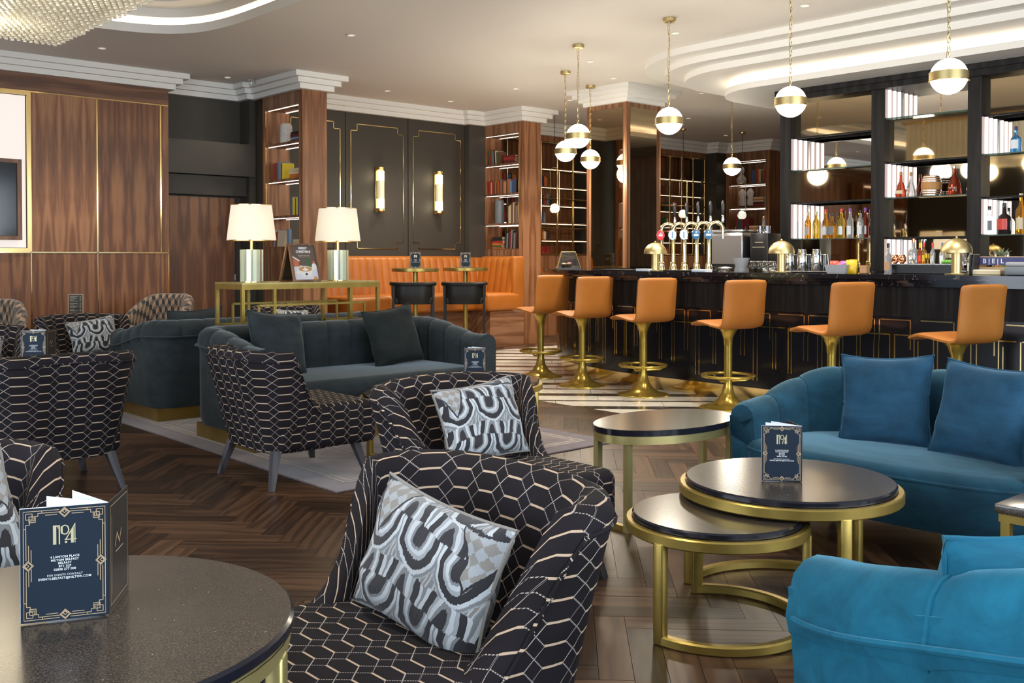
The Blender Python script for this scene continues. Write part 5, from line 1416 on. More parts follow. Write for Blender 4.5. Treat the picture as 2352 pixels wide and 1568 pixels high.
def book(x_, y_, z_, col, th, h, d, where, yaw=0.0, lean=0.0, flat=False, group=None):
    """spine faces -x; local: y thickness, x depth"""
    key = (col, round(th, 3), round(h, 3), round(d, 3))
    if key not in me_books:
        a = MB(); e = 0.003
        a.box(0, e, -th/2, th/2, 0, h); a.box(e, d, -th/2, -th/2+e, 0, h); a.box(e, d, th/2-e, th/2, 0, h)
        m1 = a.mesh('cover', None); m1.materials.append(M_['book_' + col])
        m2 = MB().box(e, d-0.004, -th/2+e, th/2-e, 0.003, h-0.003).mesh('pages', None); m2.materials.append(M_['cream']); me_books[key] = (m1, m2)
    lb = '%s book %s %s' % (col.replace('_', ' '), 'lying flat on' if flat else 'standing on', where)
    if flat: t_ = thing('book', lb, 'book', (x_, y_, z_ + th/2), (PI/2, 0, yaw), lb)
    else: t_ = thing('book', lb, 'book', (x_, y_, z_), (lean, 0, yaw), lb)
    link('cover', me_books[key][0], None, t_); link('pages', me_books[key][1], None, t_)
    return t_
def row(xf, y0, z_, cols, where, h=0.20, lean=0.0, step=-1):
    """books from y0 on, towards -y"""
    y_ = y0
    for i, c in enumerate(cols):
        th = (0.026, 0.032, 0.022, 0.038, 0.028)[i % 5]; hh_ = h*(1.0, 0.93, 1.05, 0.88, 0.97)[(i*3) % 5]
        y_ += step*th/2; book(xf, y_, z_, c, th, hh_, 0.15, where, 0, lean); y_ += step*(th/2 + 0.002)
    return y_
def pile(xf, y_, z_, cols, where, d=0.15, w_=0.21):
    for i, c in enumerate(cols):
        th = (0.03, 0.026, 0.034)[i % 3]; 
        book(xf + 0.006*(i % 2), y_ + w_/2, z_, c, th, w_*(1, 0.93, 0.97)[i % 3], d, where, 0.04*(-1)**i, 0, True); z_ += th + 0.0008
    return z_
S1 = 'the %s shelf of the bookcase by the service door'
pile(6.06, 10.62, LV[3], ['brown', 'pale_blue', 'burgundy', 'black'], S1 % 'top')
row(6.05, 11.12, LV[2], ['red', 'burgundy', 'brown', 'blue', 'grey', 'grey', 'green', 'yellow'], S1 % 'third', 0.22)
pile(6.05, 10.62, LV[2], ['orange', 'orange', 'cream', 'cream'], S1 % 'third', 0.17, 0.24)
row(6.05, 10.66, LV[1], ['cream', 'yellow', 'green', 'yellow', 'blue'], S1 % 'second', 0.22)
row(6.05, 11.12, LV[0], ['pale_blue', 'red', 'green', 'cream'], S1 % 'lowest', 0.21, 0.10)
book(6.10, 10.80, LV[0], 'pale_blue', 0.03, 0.22, 0.16, S1 % 'lowest', 1.25)
pile(6.05, 10.55, LV[0], ['red', 'cream', 'cream'], S1 % 'lowest')
t_ = thing('crackle_vase', 'white crackle-glazed vase on the top shelf beside stacked books', 'vase', (6.12, 10.93, LV[3])); MB().lathe([(0.06, 0), (0.072, 0.01), (0.075, 0.20), (0.070, 0.235), (0.05, 0.25), (0.045, 0.247), (0.04, 0.05)], 24).build('body', 'crackle_vase', t_); MB().lathe([(0.042, 0.244), (0.052, 0.252), (0.056, 0.246)], 24, cap=False).build('lip', 'crackle_vase', t_)
t_ = thing('hoop_ornament', 'thin copper loop ornament at the shelf front edge', 'ornament', (6.06, 10.44, LV[2])); MB().tube([(0, 0.045*math.cos(2*PI*i/24), 0.14 + 0.12*math.sin(2*PI*i/24)) for i in range(24)], 0.008, 6, True).build('loop', 'copper', t_); MB().box(-0.03, 0.03, -0.04, 0.04, 0, 0.02).build('foot', 'copper', t_, None)
S2_ = 'the %s shelf of the bookcase ending the banquette'
row(9.79, 11.40, LV[3], ['green', 'red', 'green', 'grey', 'black', 'cream', 'green', 'brown'], S2_ % 'top', 0.21, -0.07)
pile(9.79, 10.93, LV[3], ['burgundy', 'burgundy', 'red', 'burgundy'], S2_ % 'top', 0.15, 0.26)
t_ = thing('ceramic_bottle', 'tall pink-brown ceramic bottle at the shelf front edge', 'vase', (9.84, 10.71, LV[3])); MB().lathe([(0.05, 0), (0.055, 0.02), (0.055, 0.27), (0.03, 0.33), (0.02, 0.36)], 20).build('body', 'poster_ginger', t_); MB().lathe([(0.021, 0.36), (0.021, 0.375)], 16).build('mouth', 'poster_ginger', t_)
row(9.79, 11.41, LV[2], ['red', 'red', 'cream', 'red', 'brown', 'orange', 'brown', 'orange', 'red', 'grey', 'brown', 'orange', 'cream', 'brown', 'orange', 'grey', 'pale_blue', 'blue', 'blue', 'blue', 'black'], S2_ % 'third', 0.20)
t_ = thing('cylinder_vase', 'tall smoky glass cylinder vase beside standing books', 'vase', (9.85, 11.22, LV[1])); MB().lathe([(0.068, 0), (0.07, 0.01), (0.07, 0.28), (0.066, 0.34), (0.05, 0.355)], 24).build('body', 'grey_machine', t_); MB().lathe([(0.045, 0.352), (0.052, 0.362), (0.056, 0.356)], 24, cap=False).build('lip', 'steel', t_)
row(9.79, 10.98, LV[1], ['black', 'cream', 'cream', 'brown', 'cream', 'brown', 'grey', 'orange', 'grey'], S2_ % 'second', 0.29)
pile(9.79, 11.20, LV[0], ['orange', 'green', 'orange', 'red', 'black', 'black'], S2_ % 'lowest', 0.15, 0.24)
row(9.79, 11.03, LV[0], ['black', 'grey', 'black', 'burgundy', 'grey', 'black', 'grey', 'burgundy', 'black'], S2_ % 'lowest', 0.27, 0.06)
S3 = 'the %s shelf of the far bookcase'
row(15.80, 10.84, LV[3], ['blue', 'blue', 'green', 'red', 'orange', 'cream', 'brown', 'green', 'red'], S3 % 'top', 0.25)
pile(15.80, 10.705, LV[2], ['burgundy', 'red', 'black', 'cream', 'orange', 'cream'], S3 % 'third', 0.2, 0.23)
row(15.80, 11.20, LV[1], ['red', 'green', 'green', 'blue', 'red', 'burgundy', 'burgundy', 'burgundy', 'burgundy'], S3 % 'second', 0.26)
pile(15.80, 10.80, LV[1], ['cream', 'orange', 'cream'], S3 % 'second')
for k, (y_, z_) in enumerate(((11.10, LV[2]), (10.92, LV[2]), (10.50, LV[2]))):
    lb = 'pale flame-shaped sculpture on the third shelf of the far bookcase'
    t_ = thing('sculpture', lb, 'ornament', (15.86, y_, z_), 0, 'pale sculptures on the far bookcase'); b = MB()
    b.lathe([(0.05, 0.02), (0.075, 0.08), (0.055, 0.19), (0.085, 0.27), (0.05, 0.33), (0.01, 0.36)], 16); b.v = [(x_*0.6, yy*1.0, zz_) for x_, yy, zz_ in b.v]; b.build('body', 'crackle_vase', t_); MB().lathe([(0.06, 0), (0.05, 0.03)], 16).build('foot', 'black_plastic', t_)
for y_ in (10.62, 10.50):
    t_ = thing('candle_holder', 'striped turned candle holder on the second shelf of the far bookcase', 'ornament', (15.86, y_, LV[1]), 0, 'striped candle holders'); b = MB(); MB().lathe([(0.055, 0), (0.05, 0.05), (0.035, 0.12), (0.028, 0.24)], 16).build('stem', 'crackle_vase', t_); MB().lathe([(0.05, 0.24), (0.05, 0.26)], 16).build('cup', 'brass', t_)
t_ = thing('bust', 'white bust ornament on the top shelf of the far bookcase', 'ornament', (15.86, 11.12, LV[3])); MB().lathe([(0.09, 0), (0.10, 0.10), (0.05, 0.16), (0.03, 0.19), (0.055, 0.23), (0.06, 0.28), (0.02, 0.34)], 18).build('body', 'crackle_vase', t_); MB().lathe([(0.10, 0), (0.10, 0.015)], 18).build('foot', 'brass', t_)
# books of the mirror reflection, built as objects behind the lattice
SL = 'the built mirror-image shelf behind the gold lattice'
def rowx(x0, z_, cols, h):
    x_ = x0
    for i, c in enumerate(cols):
        th = (0.032, 0.038, 0.028, 0.042, 0.034)[i % 5]; hh_ = h*(1.0, 0.93, 1.05, 0.88, 0.97)[(i*3) % 5]
        book(x_ + th/2, 11.80, z_, c, th, hh_, 0.14, SL, PI/2); x_ += th + 0.002
for x0 in (10.45, 11.15, 13.95, 14.45):
    far = x0 > 12
    rowx(x0, 2.42, ['red', 'burgundy', 'blue', 'blue', 'black', 'orange', 'orange', 'brown'] if not far else ['brown', 'orange', 'black'], 0.17)
    rowx(x0 + 0.1, 2.12, ['burgundy', 'black', 'red', 'brown', 'grey', 'blue', 'black'] if not far else ['green', 'orange', 'black', 'cream', 'red', 'red', 'red'], 0.17)
    rowx(x0, 1.83, ['red', 'brown', 'grey', 'black', 'blue', 'grey'] if not far else ['green', 'yellow', 'brown', 'red', 'red'], 0.17)
    rowx(x0 + 0.15, 1.55, ['orange', 'cream', 'brown', 'black'] if not far else ['brown', 'burgundy'], 0.16)
    rowx(x0 + 0.05, 1.295, ['green', 'orange', 'red', 'red', 'burgundy', 'red', 'red'] if not far else ['orange', 'brown', 'red', 'brown'], 0.15)
# wide bookcase on the panelled wall, seen in the back bar mirrors
t_ = thing('bookcase', 'wide walnut bookcase with lit shelves, reflected in the back bar mirrors', 'bookcase', (-2.3, 11.2, 0))
for x_ in (-1.0, -0.34, 0.32, 0.98): MB().box(x_-0.02, x_+0.02, -0.14, 0.18, 0, 2.9).build('upright', 'walnut_warm', t_, None)
MB().box(-1.02, 1.0, 0.16, 0.19, 0, 2.9).build('back', 'walnut', t_, None)
for z_ in (0.5, 1.0, 1.45, 1.9, 2.35, 2.85):
    MB().box(-0.98, 0.96, -0.14, 0.16, z_-0.03, z_).build('shelf', 'walnut_frame', t_, None); MB().box(-0.96, 0.94, -0.12, -0.10, z_-0.04, z_-0.031).build('led_strip', 'led_shelf', t_, None)
for z_, x0 in ((1.0, -0.9), (1.45, -0.25), (1.9, -0.9), (1.45, 0.4), (1.9, 0.45), (2.35, -0.2)):
    x_ = x0
    for i, c in enumerate(['red', 'cream', 'orange', 'blue', 'brown', 'green', 'black', 'grey']):
        th = (0.032, 0.038, 0.028, 0.042, 0.034)[i % 5]; book(-2.3 + x_ + th/2, 11.12, z_, c, th, 0.22*(1.0, 0.93, 1.05, 0.88, 0.97)[(i*3) % 5], 0.14, 'the wide bookcase reflected in the back bar', PI/2); x_ += th + 0.002
# mirrored column
b = MB(); b.box(9.40, 10.03, 8.30, 8.96, 0, CZ); col_ = struct(b.build('wall_column', 'walnut_plain', None, None))
MB().box(9.392, 9.40, 8.36, 8.90, 1.0, 3.14).build('mirror_pane', 'bronze_mirror', col_, None)
MB().box(9.46, 9.97, 8.292, 8.30, 1.0, 3.14).build('mirror_pane', 'bronze_mirror', col_, None)
for x_, y_ in ((9.398, 8.298), (10.03, 8.298), (9.398, 8.96)):
    MB().box(x_-0.012, x_+0.012, y_-0.012, y_+0.012, 0, 3.22).build('corner_trim', 'walnut_warm', col_, None)
for k in range(4):
    d = 0.20 - 0.05*k; MB().box(9.40-d, 10.03+d, 8.30-d, 8.96+d, CZ-0.05*(k+1), CZ-0.05*k-0.0005).build('capital_step', 'white_paint', col_, None)
# ------------------------------------------------------------------ BAR
def barpath(d=0.0, y0=-1.5, n=36, ye=None):
    """front line of the bar; d > 0 goes outwards (towards the stools)"""
    pts = [(7.31 - d, y0), (7.31 - d, 6.0)]
    cx, cy, a_, b_ = 9.16, 6.0, 1.85 + d, 2.7 + d
    for i in range(1, n+1):
        t_ = PI/2*i/n; pts.append((cx - a_*math.cos(t_), cy + b_*math.sin(t_)))
    pts.append((9.38, 8.7 + d)); return pts
def band(b, d0, d1, z0, z1):
    """solid strip between two offsets"""
    A_, B_ = barpath(d0), barpath(d1); n = len(A_)
    vs = [(x_, y_, z_) for P in (A_, B_) for z_ in (z0, z1) for x_, y_ in P]
    q = lambda p, z_, i: p*2*n + z_*n + i
    for_f = []
    for i in range(n-1):
        for_f += [(q(0,0,i), q(0,0,i+1), q(0,1,i+1), q(0,1,i)), (q(1,0,i), q(1,1,i), q(1,1,i+1), q(1,0,i+1)), (q(0,1,i), q(0,1,i+1), q(1,1,i+1), q(1,1,i)), (q(0,0,i), q(1,0,i), q(1,0,i+1), q(0,0,i+1))]
    for_f += [(q(0,0,0), q(0,1,0), q(1,1,0), q(1,0,0)), (q(0,0,n-1), q(1,0,n-1), q(1,1,n-1), q(0,1,n-1))]
    b.add(vs, for_f); return b
t_ = thing('bar_counter', 'long curved black bar with marble top and thin gold inlay lines', 'bar', (0, 0, 0)); BARO = t_
band(MB(), -0.045, -0.10, 0.0, 0.125).build('mirror_plinth', 'brass_bright', t_, 0.5)
M_['brass_bright'] and None
band(MB(), 0.0, -0.10, 0.125, 0.80).build('lower_front', 'black_gloss', t_, 0.5)
band(MB(), 0.012, -0.10, 0.80, 1.035).build('upper_front', 'black_wood', t_, 0.5)
for d, z0, z1 in ((0.10, 1.035, 1.062), (0.145, 1.062, 1.089)): band(MB(), d, -0.45, z0, z1).build('marble_step', 'marble_black_top', t_, 0.5)
band(MB(), 0.20, -0.52, 1.089, 1.125).build('marble_top', 'marble_black_top', t_, 0.5)
MB().box(10.55, 11.15, 2.0, 8.2, 0, 1.125).build('far_counter', 'black_wood', t_, None)
# fret of gold lines on the front
FP = barpath(0.0); FL = [0]
for i in range(len(FP)-1): FL.append(FL[-1] + math.hypot(FP[i+1][0]-FP[i][0], FP[i+1][1]-FP[i][1]))
def fat(s_, d=0.0):
    k = 0
    while k < len(FL)-2 and FL[k+1] < s_: k += 1
    q = (s_-FL[k])/(FL[k+1]-FL[k]); x_ = FP[k][0] + (FP[k+1][0]-FP[k][0])*q; y_ = FP[k][1] + (FP[k+1][1]-FP[k][1])*q
    dx, dy = FP[k+1][0]-FP[k][0], FP[k+1][1]-FP[k][1]; l = math.hypot(dx, dy); return (x_ - dy/l*d, y_ + dx/l*d)
vcache = {}
def vline(s_, z0, z1, d=0.0):
    x_, y_ = fat(s_, 0.0 + d); k = round(z1-z0, 3)
    if k not in vcache: vcache[k] = MB().box(-0.004, 0.004, -0.0045, 0.0045, 0, z1-z0).mesh('gold_inlay', None); vcache[k].materials.append(M_['brass_bright'])
    link('gold_inlay', vcache[k], None, BARO, (x_, y_, z0))
def hline(s0, s1, z_, d=0.0):
    n = 3; b = MB()
    for i in range(n):
        p, q = fat(s0 + (s1-s0)*i/n, d), fat(s0 + (s1-s0)*(i+1)/n, d); b.bar((*p, z_), (*q, z_), 0.008, 0.009)
    b.build('gold_inlay', 'brass_bright', BARO, None)
s_ = 3.2; k = 0
while s_ < FL[-1] - 0.75:
    md = 0.62
    hline(s_ + 0.03, s_ + 0.27, 0.775); hline(s_ + 0.33, s_ + 0.57, 0.775)
    hline(s_ - 0.12, s_ + 0.16, 0.66); hline(s_ + 0.19, s_ + 0.46, 0.66)
    for a, z0, z1 in ((0.0, 0.30, 0.66), (0.28, 0.60, 0.775), (0.32, 0.60, 0.775), (0.155, 0.19, 0.66), (0.195, 0.19, 0.66), (0.03, 0.55, 0.775), (0.285, 0.40, 0.60), (0.325, 0.40, 0.60), (0.44, 0.28, 0.66), (0.47, 0.28, 0.66), (-0.03, 0.30, 0.62)): vline(s_ + a, z0, z1)
    s_ += md; k += 1
# ---- placing helper: the point on the line x = const that lies in a photo column
def at_x(px, x_):
    t_ = (px-1176)/2286.7; ca, sa = math.cos(math.radians(42)), math.sin(math.radians(42)); return (x_*ca - t_*sa*x_)/(sa + t_*ca)
BT_Z = 1.1255
# ---- dome lamps
DM = None
for px, lb in ((1505, 'small brushed-brass dome lamp on the bar in front of the tall beer taps'), (1795, 'small brushed-brass dome lamp on the bar beside the cocktail shakers'), (2197, 'small brushed-brass dome lamp on the bar by the black bottle tray')):
    y_ = at_x(px, 7.36)
    if DM is None:
        DM = thing('dome_lamp', lb, 'lamp', (7.36, y_, BT_Z))
        MB().lathe([(0.080, 0), (0.082, 0.004), (0.082, 0.008), (0.03, 0.011)], 32).build('base', 'brushed_brass', DM)
        MB().lathe([(0.036, 0.008), (0.036, 0.19)], 24).build('column', 'brushed_brass', DM)
        pr = [(0.109*math.cos(PI/2*i/14), 0.165 + 0.105*math.sin(PI/2*i/14)) for i in range(14)] + [(0.006, 0.270)]
        d_ = MB().lathe(pr, 40, cap=False); d_.lathe([(r_*0.97, z_-0.003) for r_, z_ in pr][::-1], 40, cap=False); d_.build('dome', 'brushed_brass', DM)
        MB().sphere((0, 0, 0.276), 0.009, 12, 8).build('finial', 'brushed_brass', DM)
        MB().lathe([(0.038, 0.18), (0.10, 0.18)], 24, cap=False).build('diffuser', 'sconce_glow', DM, None)
        l = bpy.data.lights.new('dome_bulb', 'POINT'); l.energy = 1.6; l.color = (1, 0.75, 0.4); l.shadow_soft_size = 0.03
        lo = bpy.data.objects.new('dome_bulb', l); C.objects.link(lo); lo.parent = DM; lo.location = (0.0, 0, 0.165)
    else: dup(DM, (7.36, y_, BT_Z), 0, lb)
# ---- beer taps
def beer_tap(label, loc, rot, badge, h=0.455, group=None, handle=0.21):
    t_ = thing('beer_tap', label, 'beer tap', loc, rot, group)
    MB().lathe([(0.036, 0), (0.038, 0.01), (0.034, 0.03), (0.028, 0.06), (0.03, 0.075), (0.019, 0.085), (0.018, h-0.06), (0.020, h-0.05)], 20).build('column', 'gold_tap', t_)
    n = 10; pts = [(0, 0, h-0.06)] + [(0, -0.065 + 0.065*math.cos(PI*i/n), h - 0.065 + 0.065*math.sin(PI*i/n)) for i in range(n)] + [(0, -0.13, h-0.09)]
    MB().tube(pts, 0.020, 12).build('swan_neck', 'gold_tap', t_, 0.9)
    MB().tube([(0, -0.13, h-0.07), (0, -0.132, h-0.15)], 0.011, 10).build('spout', 'chrome', t_, 0.9)
    MB().lathe([(0.011, h+0.0), (0.014, h+0.02), (0.012, h+0.06), (0.009, h+0.07)], 12, 0, -0.13).build('handle_collar', 'chrome', t_)
    MB().lathe([(0.008, h+0.07), (0.014, h+0.10), (0.016, h+0.15), (0.012, h+handle-0.01), (0.004, h+handle)], 14, 0, -0.13).build('handle', 'black_plastic', t_, 0.9)
    MB().tube([(-0.012, 0.0, h-0.11), (-0.048, 0.012, h-0.11)], 0.010, 8).build('badge_arm', 'chrome', t_, 0.9)
    bd = bpy.data.objects.new('badge_mount', MB().lathe([(0.012, -0.012), (0.040, -0.006), (0.044, 0), (0.040, 0.008)], 28).mesh('badge_rim', 0.9)); bd.name = 'badge_rim'; C.objects.link(bd); bd.data.materials.append(M_['chrome']); bd.parent = t_
    bd.location = (-0.056, 0.018, h-0.11); bd.rotation_euler = (PI/2, 0, -PI/2); bd.scale = (0.92, 1.12, 1)
    MB().lathe([(0.042, 0.0082), (0.038, 0.0095), (0.001, 0.0105)], 28, cap=False).build('badge', badge, bd, 0.9)
    b = MB(); z_ = 0.0112
    if badge == 'badge_red':
        b.add([(-0.020, -0.008, z_), (0.020, -0.008, z_), (0.020, 0.006, z_), (-0.020, 0.006, z_)], [(0, 1, 2, 3)]); b.add([(-0.006, 0.012, z_), (0.006, 0.012, z_), (0, 0.024, z_)], [(0, 1, 2)]); pm = 'badge_white'
    elif badge == 'badge_white':
        b.add([(-0.006, -0.026, z_), (0.006, -0.026, z_), (0.006, 0.026, z_), (-0.006, 0.026, z_)], [(0, 1, 2, 3)]); pm = 'badge_blue'
    else:
        b.add([(-0.024, -0.012, z_), (0.024, -0.012, z_), (0.024, 0.002, z_), (-0.024, 0.002, z_)], [(0, 1, 2, 3)]); b.add([(-0.008, 0.026, z_), (0, 0.010, z_), (0.008, 0.026, z_)], [(0, 1, 2)]); pm = 'badge_white'
    b.build('badge_print', pm, bd, None)
    return t_
BADG = ['badge_red', 'badge_white', 'badge_white', 'badge_blue', 'badge_blue']
LBT = ['tall gold swan-neck beer tap with a red lit badge', 'tall gold swan-neck beer tap with a lit badge, next to the red one', 'tall gold swan-neck beer tap with a bright white badge, middle of the row', 'tall gold swan-neck beer tap with a blue lit badge inside the row', 'tall gold swan-neck beer tap with a blue lit badge at the row end']
for i, px in enumerate((1519, 1546, 1572, 1600, 1628)):
    y_ = at_x(px, 7.62); beer_tap(LBT[i], (7.62, y_, BT_Z), math.radians(48), BADG[i])
for i, px in enumerate((1645, 1667, 1690)):
    y_ = at_x(px, 10.8); beer_tap('small distant beer tap with %s badge on the far counter' % ('a violet', 'a blue', 'a white')[i], (10.8, y_, BT_Z), math.radians(48), ('badge_violet', 'badge_blue', 'badge_white')[i], 0.36, handle=0.17)
# drip tray, mats and paper stacks
def simple(name, label, cat, mat, box_, loc, rot=0, extra=None, pn='body'):
    t_ = thing(name, label, cat, loc, rot); b = MB(); b.rbox(*box_, min(0.004, abs(box_[5]-box_[4])*0.3), 1); b.build(pn, mat, t_)
    if extra: extra(t_)
    return t_
def grooves(t_):
    b = MB()
    for k in range(7): b.box(-0.08, 0.08, -0.24 + 0.075*k, -0.23 + 0.075*k, 0.0115, 0.0135)
    b.build('grille', 'steel', t_, None)
simple('drip_tray', 'flat black drip tray under the tall beer taps', 'tray', 'black_plastic', (-0.09, 0.09, -0.25, 0.25, 0, 0.012), (7.44, at_x(1585, 7.44), BT_Z), 0, grooves)
simple('bar_mat', 'flat black rubber bar mat at the rounded bar end', 'mat', 'black_plastic', (-0.12, 0.12, -0.24, 0.24, 0, 0.012), (7.42, at_x(1435, 7.42), BT_Z), math.radians(-8), lambda t_: MB().box(-0.11, 0.11, -0.23, 0.23, 0.012, 0.0135).build('rib_field', 'black_metal', t_, None))
for px, lb in ((1483, 'stack of white paper napkins left of the front dome lamp'), (1612, 'stack of white paper napkins before the tap row end')):
    t_ = thing('napkin_stack', lb, 'napkins', (7.30, at_x(px, 7.30), BT_Z), math.radians(4))
    for k in range(4): MB().box(-0.06, 0.06, -0.07, 0.07, 0.0055*k, 0.0055*k + 0.005).build('napkin', 'paper', t_, None, loc=(0.003*(-1)**k, 0, 0), rot=0.02*k)
# glass display case with cakes
t_ = thing('display_case', 'sloping glass cake case with thin brass edges at the bar end', 'display case', (7.82, 7.76, BT_Z), math.radians(-40))
B4 = [(-0.13, -0.13), (0.13, -0.13), (0.13, 0.13), (-0.13, 0.13)]; T4 = [(x_*0.58, y_*0.58) for x_, y_ in B4]
for i in range(4):
    p, q, r_, s2 = B4[i], B4[(i+1) % 4], T4[(i+1) % 4], T4[i]
    MB().quad((*p, 0.012), (*q, 0.012), (*r_, 0.19), (*s2, 0.19)).build('glass_side', 'glass', t_, None)
    MB().tube([(*p, 0.012), (*s2, 0.19)], 0.004, 6).build('brass_edge', 'brass', t_)
    MB().tube([(*s2, 0.19), (*r_, 0.19)], 0.004, 6).build('brass_edge', 'brass', t_)
MB().box(-0.135, 0.135, -0.135, 0.135, 0, 0.012).build('base', 'black_plastic', t_, None)
for k, (x_, y_, mt) in enumerate(((0.0, 0.0, 'poster_ginger'), (0.05, 0.03, 'snack_purple'), (-0.05, 0.02, 'cream'))):
    o = thing('cake', ('brown', 'purple-iced', 'cream')[k] + ' small cake inside the glass case', 'cake', (7.82 + x_, 7.76 + y_, BT_Z + 0.0125)); MB().lathe([(0.026, 0), (0.03, 0.03)], 14).build('sponge', 'poster_ginger', o); MB().sphere((0, 0, 0.033), 0.028, 14, 8, 0.6, 0.0, 1).build('icing', mt, o)
# ---- shakers, glasses, snacks on the bar
def tin(label, px, x_=7.56, h=0.185):
    t_ = thing('shaker_tin', label, 'shaker', (x_, at_x(px, x_), BT_Z + 0.0135), 0, 'upturned shaker tins'); MB().lathe([(0.044, 0), (0.046, 0.004), (0.034, h-0.01), (0.030, h)], 24).build('body', 'chrome', t_); MB().lathe([(0.031, h-0.001), (0.033, h-0.012)], 24, cap=False).build('rim', 'steel', t_)
def mixglass(label, px, x_=7.66, h=0.145):
    t_ = thing('mixing_glass', label, 'glass', (x_, at_x(px, x_), BT_Z + 0.0135), 0, 'upturned mixing glasses'); MB().lathe([(0.040, 0), (0.030, h), (0.028, h), (0.037, 0.002)], 20, cap=False).build('wall', 'glass', t_); MB().lathe([(0.001, h-0.008), (0.029, h-0.008), (0.030, h)], 20, cap=False).build('base', 'glass', t_)
for px in (1812, 1842, 1875): tin('upturned chrome shaker tin on the black mat beside the dome lamp', px)
for px in (1826, 1859, 1893): mixglass('upturned clear mixing glass between the shaker tins', px)
simple('shaker_mat', 'long black mat under the shaker tins', 'mat', 'black_plastic', (-0.10, 0.14, -0.27, 0.27, 0, 0.0125), (7.58, at_x(1852, 7.58), BT_Z), 0, lambda t_: MB().box(-0.09, 0.13, -0.26, 0.26, 0.0125, 0.013).build('rib_field', 'black_metal', t_, None))
t_ = thing('snack_bowl', 'grey square bowl of red and purple snack packets on the bar', 'bowl', (7.42, at_x(1925, 7.42), BT_Z), math.radians(8))
b = MB(); b.add([(x_*0.045, y_*0.075, 0) for x_, y_ in ((-1,-1),(1,-1),(1,1),(-1,1))] + [(x_*0.06, y_*0.095, 0.07) for x_, y_ in ((-1,-1),(1,-1),(1,1),(-1,1))], [(0,3,2,1), (0,1,5,4), (1,2,6,5), (2,3,7,6), (3,0,4,7)]); b.build('bowl', 'fog_plastic', t_, None); MB().box(-0.05, 0.05, -0.08, 0.08, 0.035, 0.04).build('liner', 'black_card', t_, None)
def packet(label, px, x_, z_, mat, rot, w_=0.07, h=0.06, stand=True):
    t_ = thing('snack_packet', label, 'snack', (x_, at_x(px, x_), z_), rot); b = MB(); n = 6
    for sg in (-1, 1):
        def fn(i, j):
            u = -1 + 2*i/n; v_ = -1 + 2*j/n; f = max(0, (1-u*u)*(1-v_*v_))**0.5
            return ((sg*0.014*f, u*w_/2, h/2 + v_*h/2), (0, 0))
        b.grid(fn if sg < 0 else (lambda i, j: fn(n-i, j)), n, n)
    b.uv = {}; b.build('packet', mat, t_, 0.9); MB().box(-0.0012, 0.0012, -w_/2, w_/2, h-0.004, h+0.004).build('crimp', mat, t_, None)
packet('red snack packet in the grey bowl', 1914, 7.45, BT_Z+0.042, 'snack_red', (0, 0.4, 0.2)); packet('second red snack packet lying in the grey bowl', 1922, 7.45, BT_Z+0.045, 'snack_red', (0, 0.7, -0.3)); packet('purple snack packet in the grey bowl', 1933, 7.45, BT_Z+0.042, 'snack_purple', (0, 0.4, -0.3))
packet('yellow snack packet standing right of the grey bowl', 1955, 7.44, BT_Z, 'snack_yellow', (0, 0.1, 0.2), 0.085, 0.105); packet('second yellow snack packet behind the first', 1962, 7.50, BT_Z, 'snack_yellow', (0, -0.1, -0.25), 0.085, 0.11); packet('purple snack packet leaning at the bowl side', 1947, 7.46, BT_Z, 'snack_purple', (0, 0.25, 0.1), 0.06, 0.075)
simple('cardboard_box', 'little brown cardboard box right of the yellow packets', 'box', 'cardboard', (-0.035, 0.035, -0.028, 0.028, 0, 0.062), (7.42, at_x(1986, 7.42), BT_Z), 0.1, lambda t_: MB().box(-0.0365, 0.0365, -0.029, 0.029, 0.050, 0.064).build('lid', 'cardboard', t_, None))
# glass jars near the coffee machine
for px, lb, mt in ((1730, 'tipped glass jar with brown biscuits', 'poster_ginger'), (1745, 'glass jar of pale beans', 'cream'), (1760, 'clear glass jar with clip lid', 'glass'), (1775, 'small clear glass jar next to the dome lamp', 'glass')):
    t_ = thing('glass_jar', lb, 'jar', (7.55, at_x(px, 7.55), BT_Z)); MB().lathe([(0.034, 0.001), (0.040, 0.01), (0.040, 0.055), (0.032, 0.07), (0.030, 0.085)], 18, cap=False).build('jar', 'glass', t_); MB().lathe([(0.031, 0.002), (0.033, 0.035), (0.01, 0.045)], 14).build('filling', mt, t_); MB().lathe([(0.032, 0.082), (0.034, 0.09), (0.02, 0.098)], 18).build('lid', 'steel', t_)
t_ = thing('glass_bowl', 'flared frosted glass bowl before the steel coffee machine', 'bowl', (7.60, at_x(1703, 7.60), BT_Z)); MB().lathe([(0.05, 0.03), (0.075, 0.125), (0.072, 0.125), (0.047, 0.033)], 24, cap=False).build('bowl', 'fog_plastic', t_); MB().lathe([(0.065, 0), (0.06, 0.03), (0.05, 0.032)], 24).build('foot', 'grey_machine', t_)
t_ = thing('glass_dish', 'flat cut-glass dish beside the flared bowl', 'dish', (7.55, at_x(1665, 7.55), BT_Z)); MB().lathe([(0.05, 0), (0.065, 0.03), (0.062, 0.03), (0.045, 0.005)], 24, cap=False).build('dish', 'glass', t_); MB().lathe([(0.066, 0.030), (0.066, 0.036), (0.01, 0.045)], 24).build('lid', 'steel', t_)
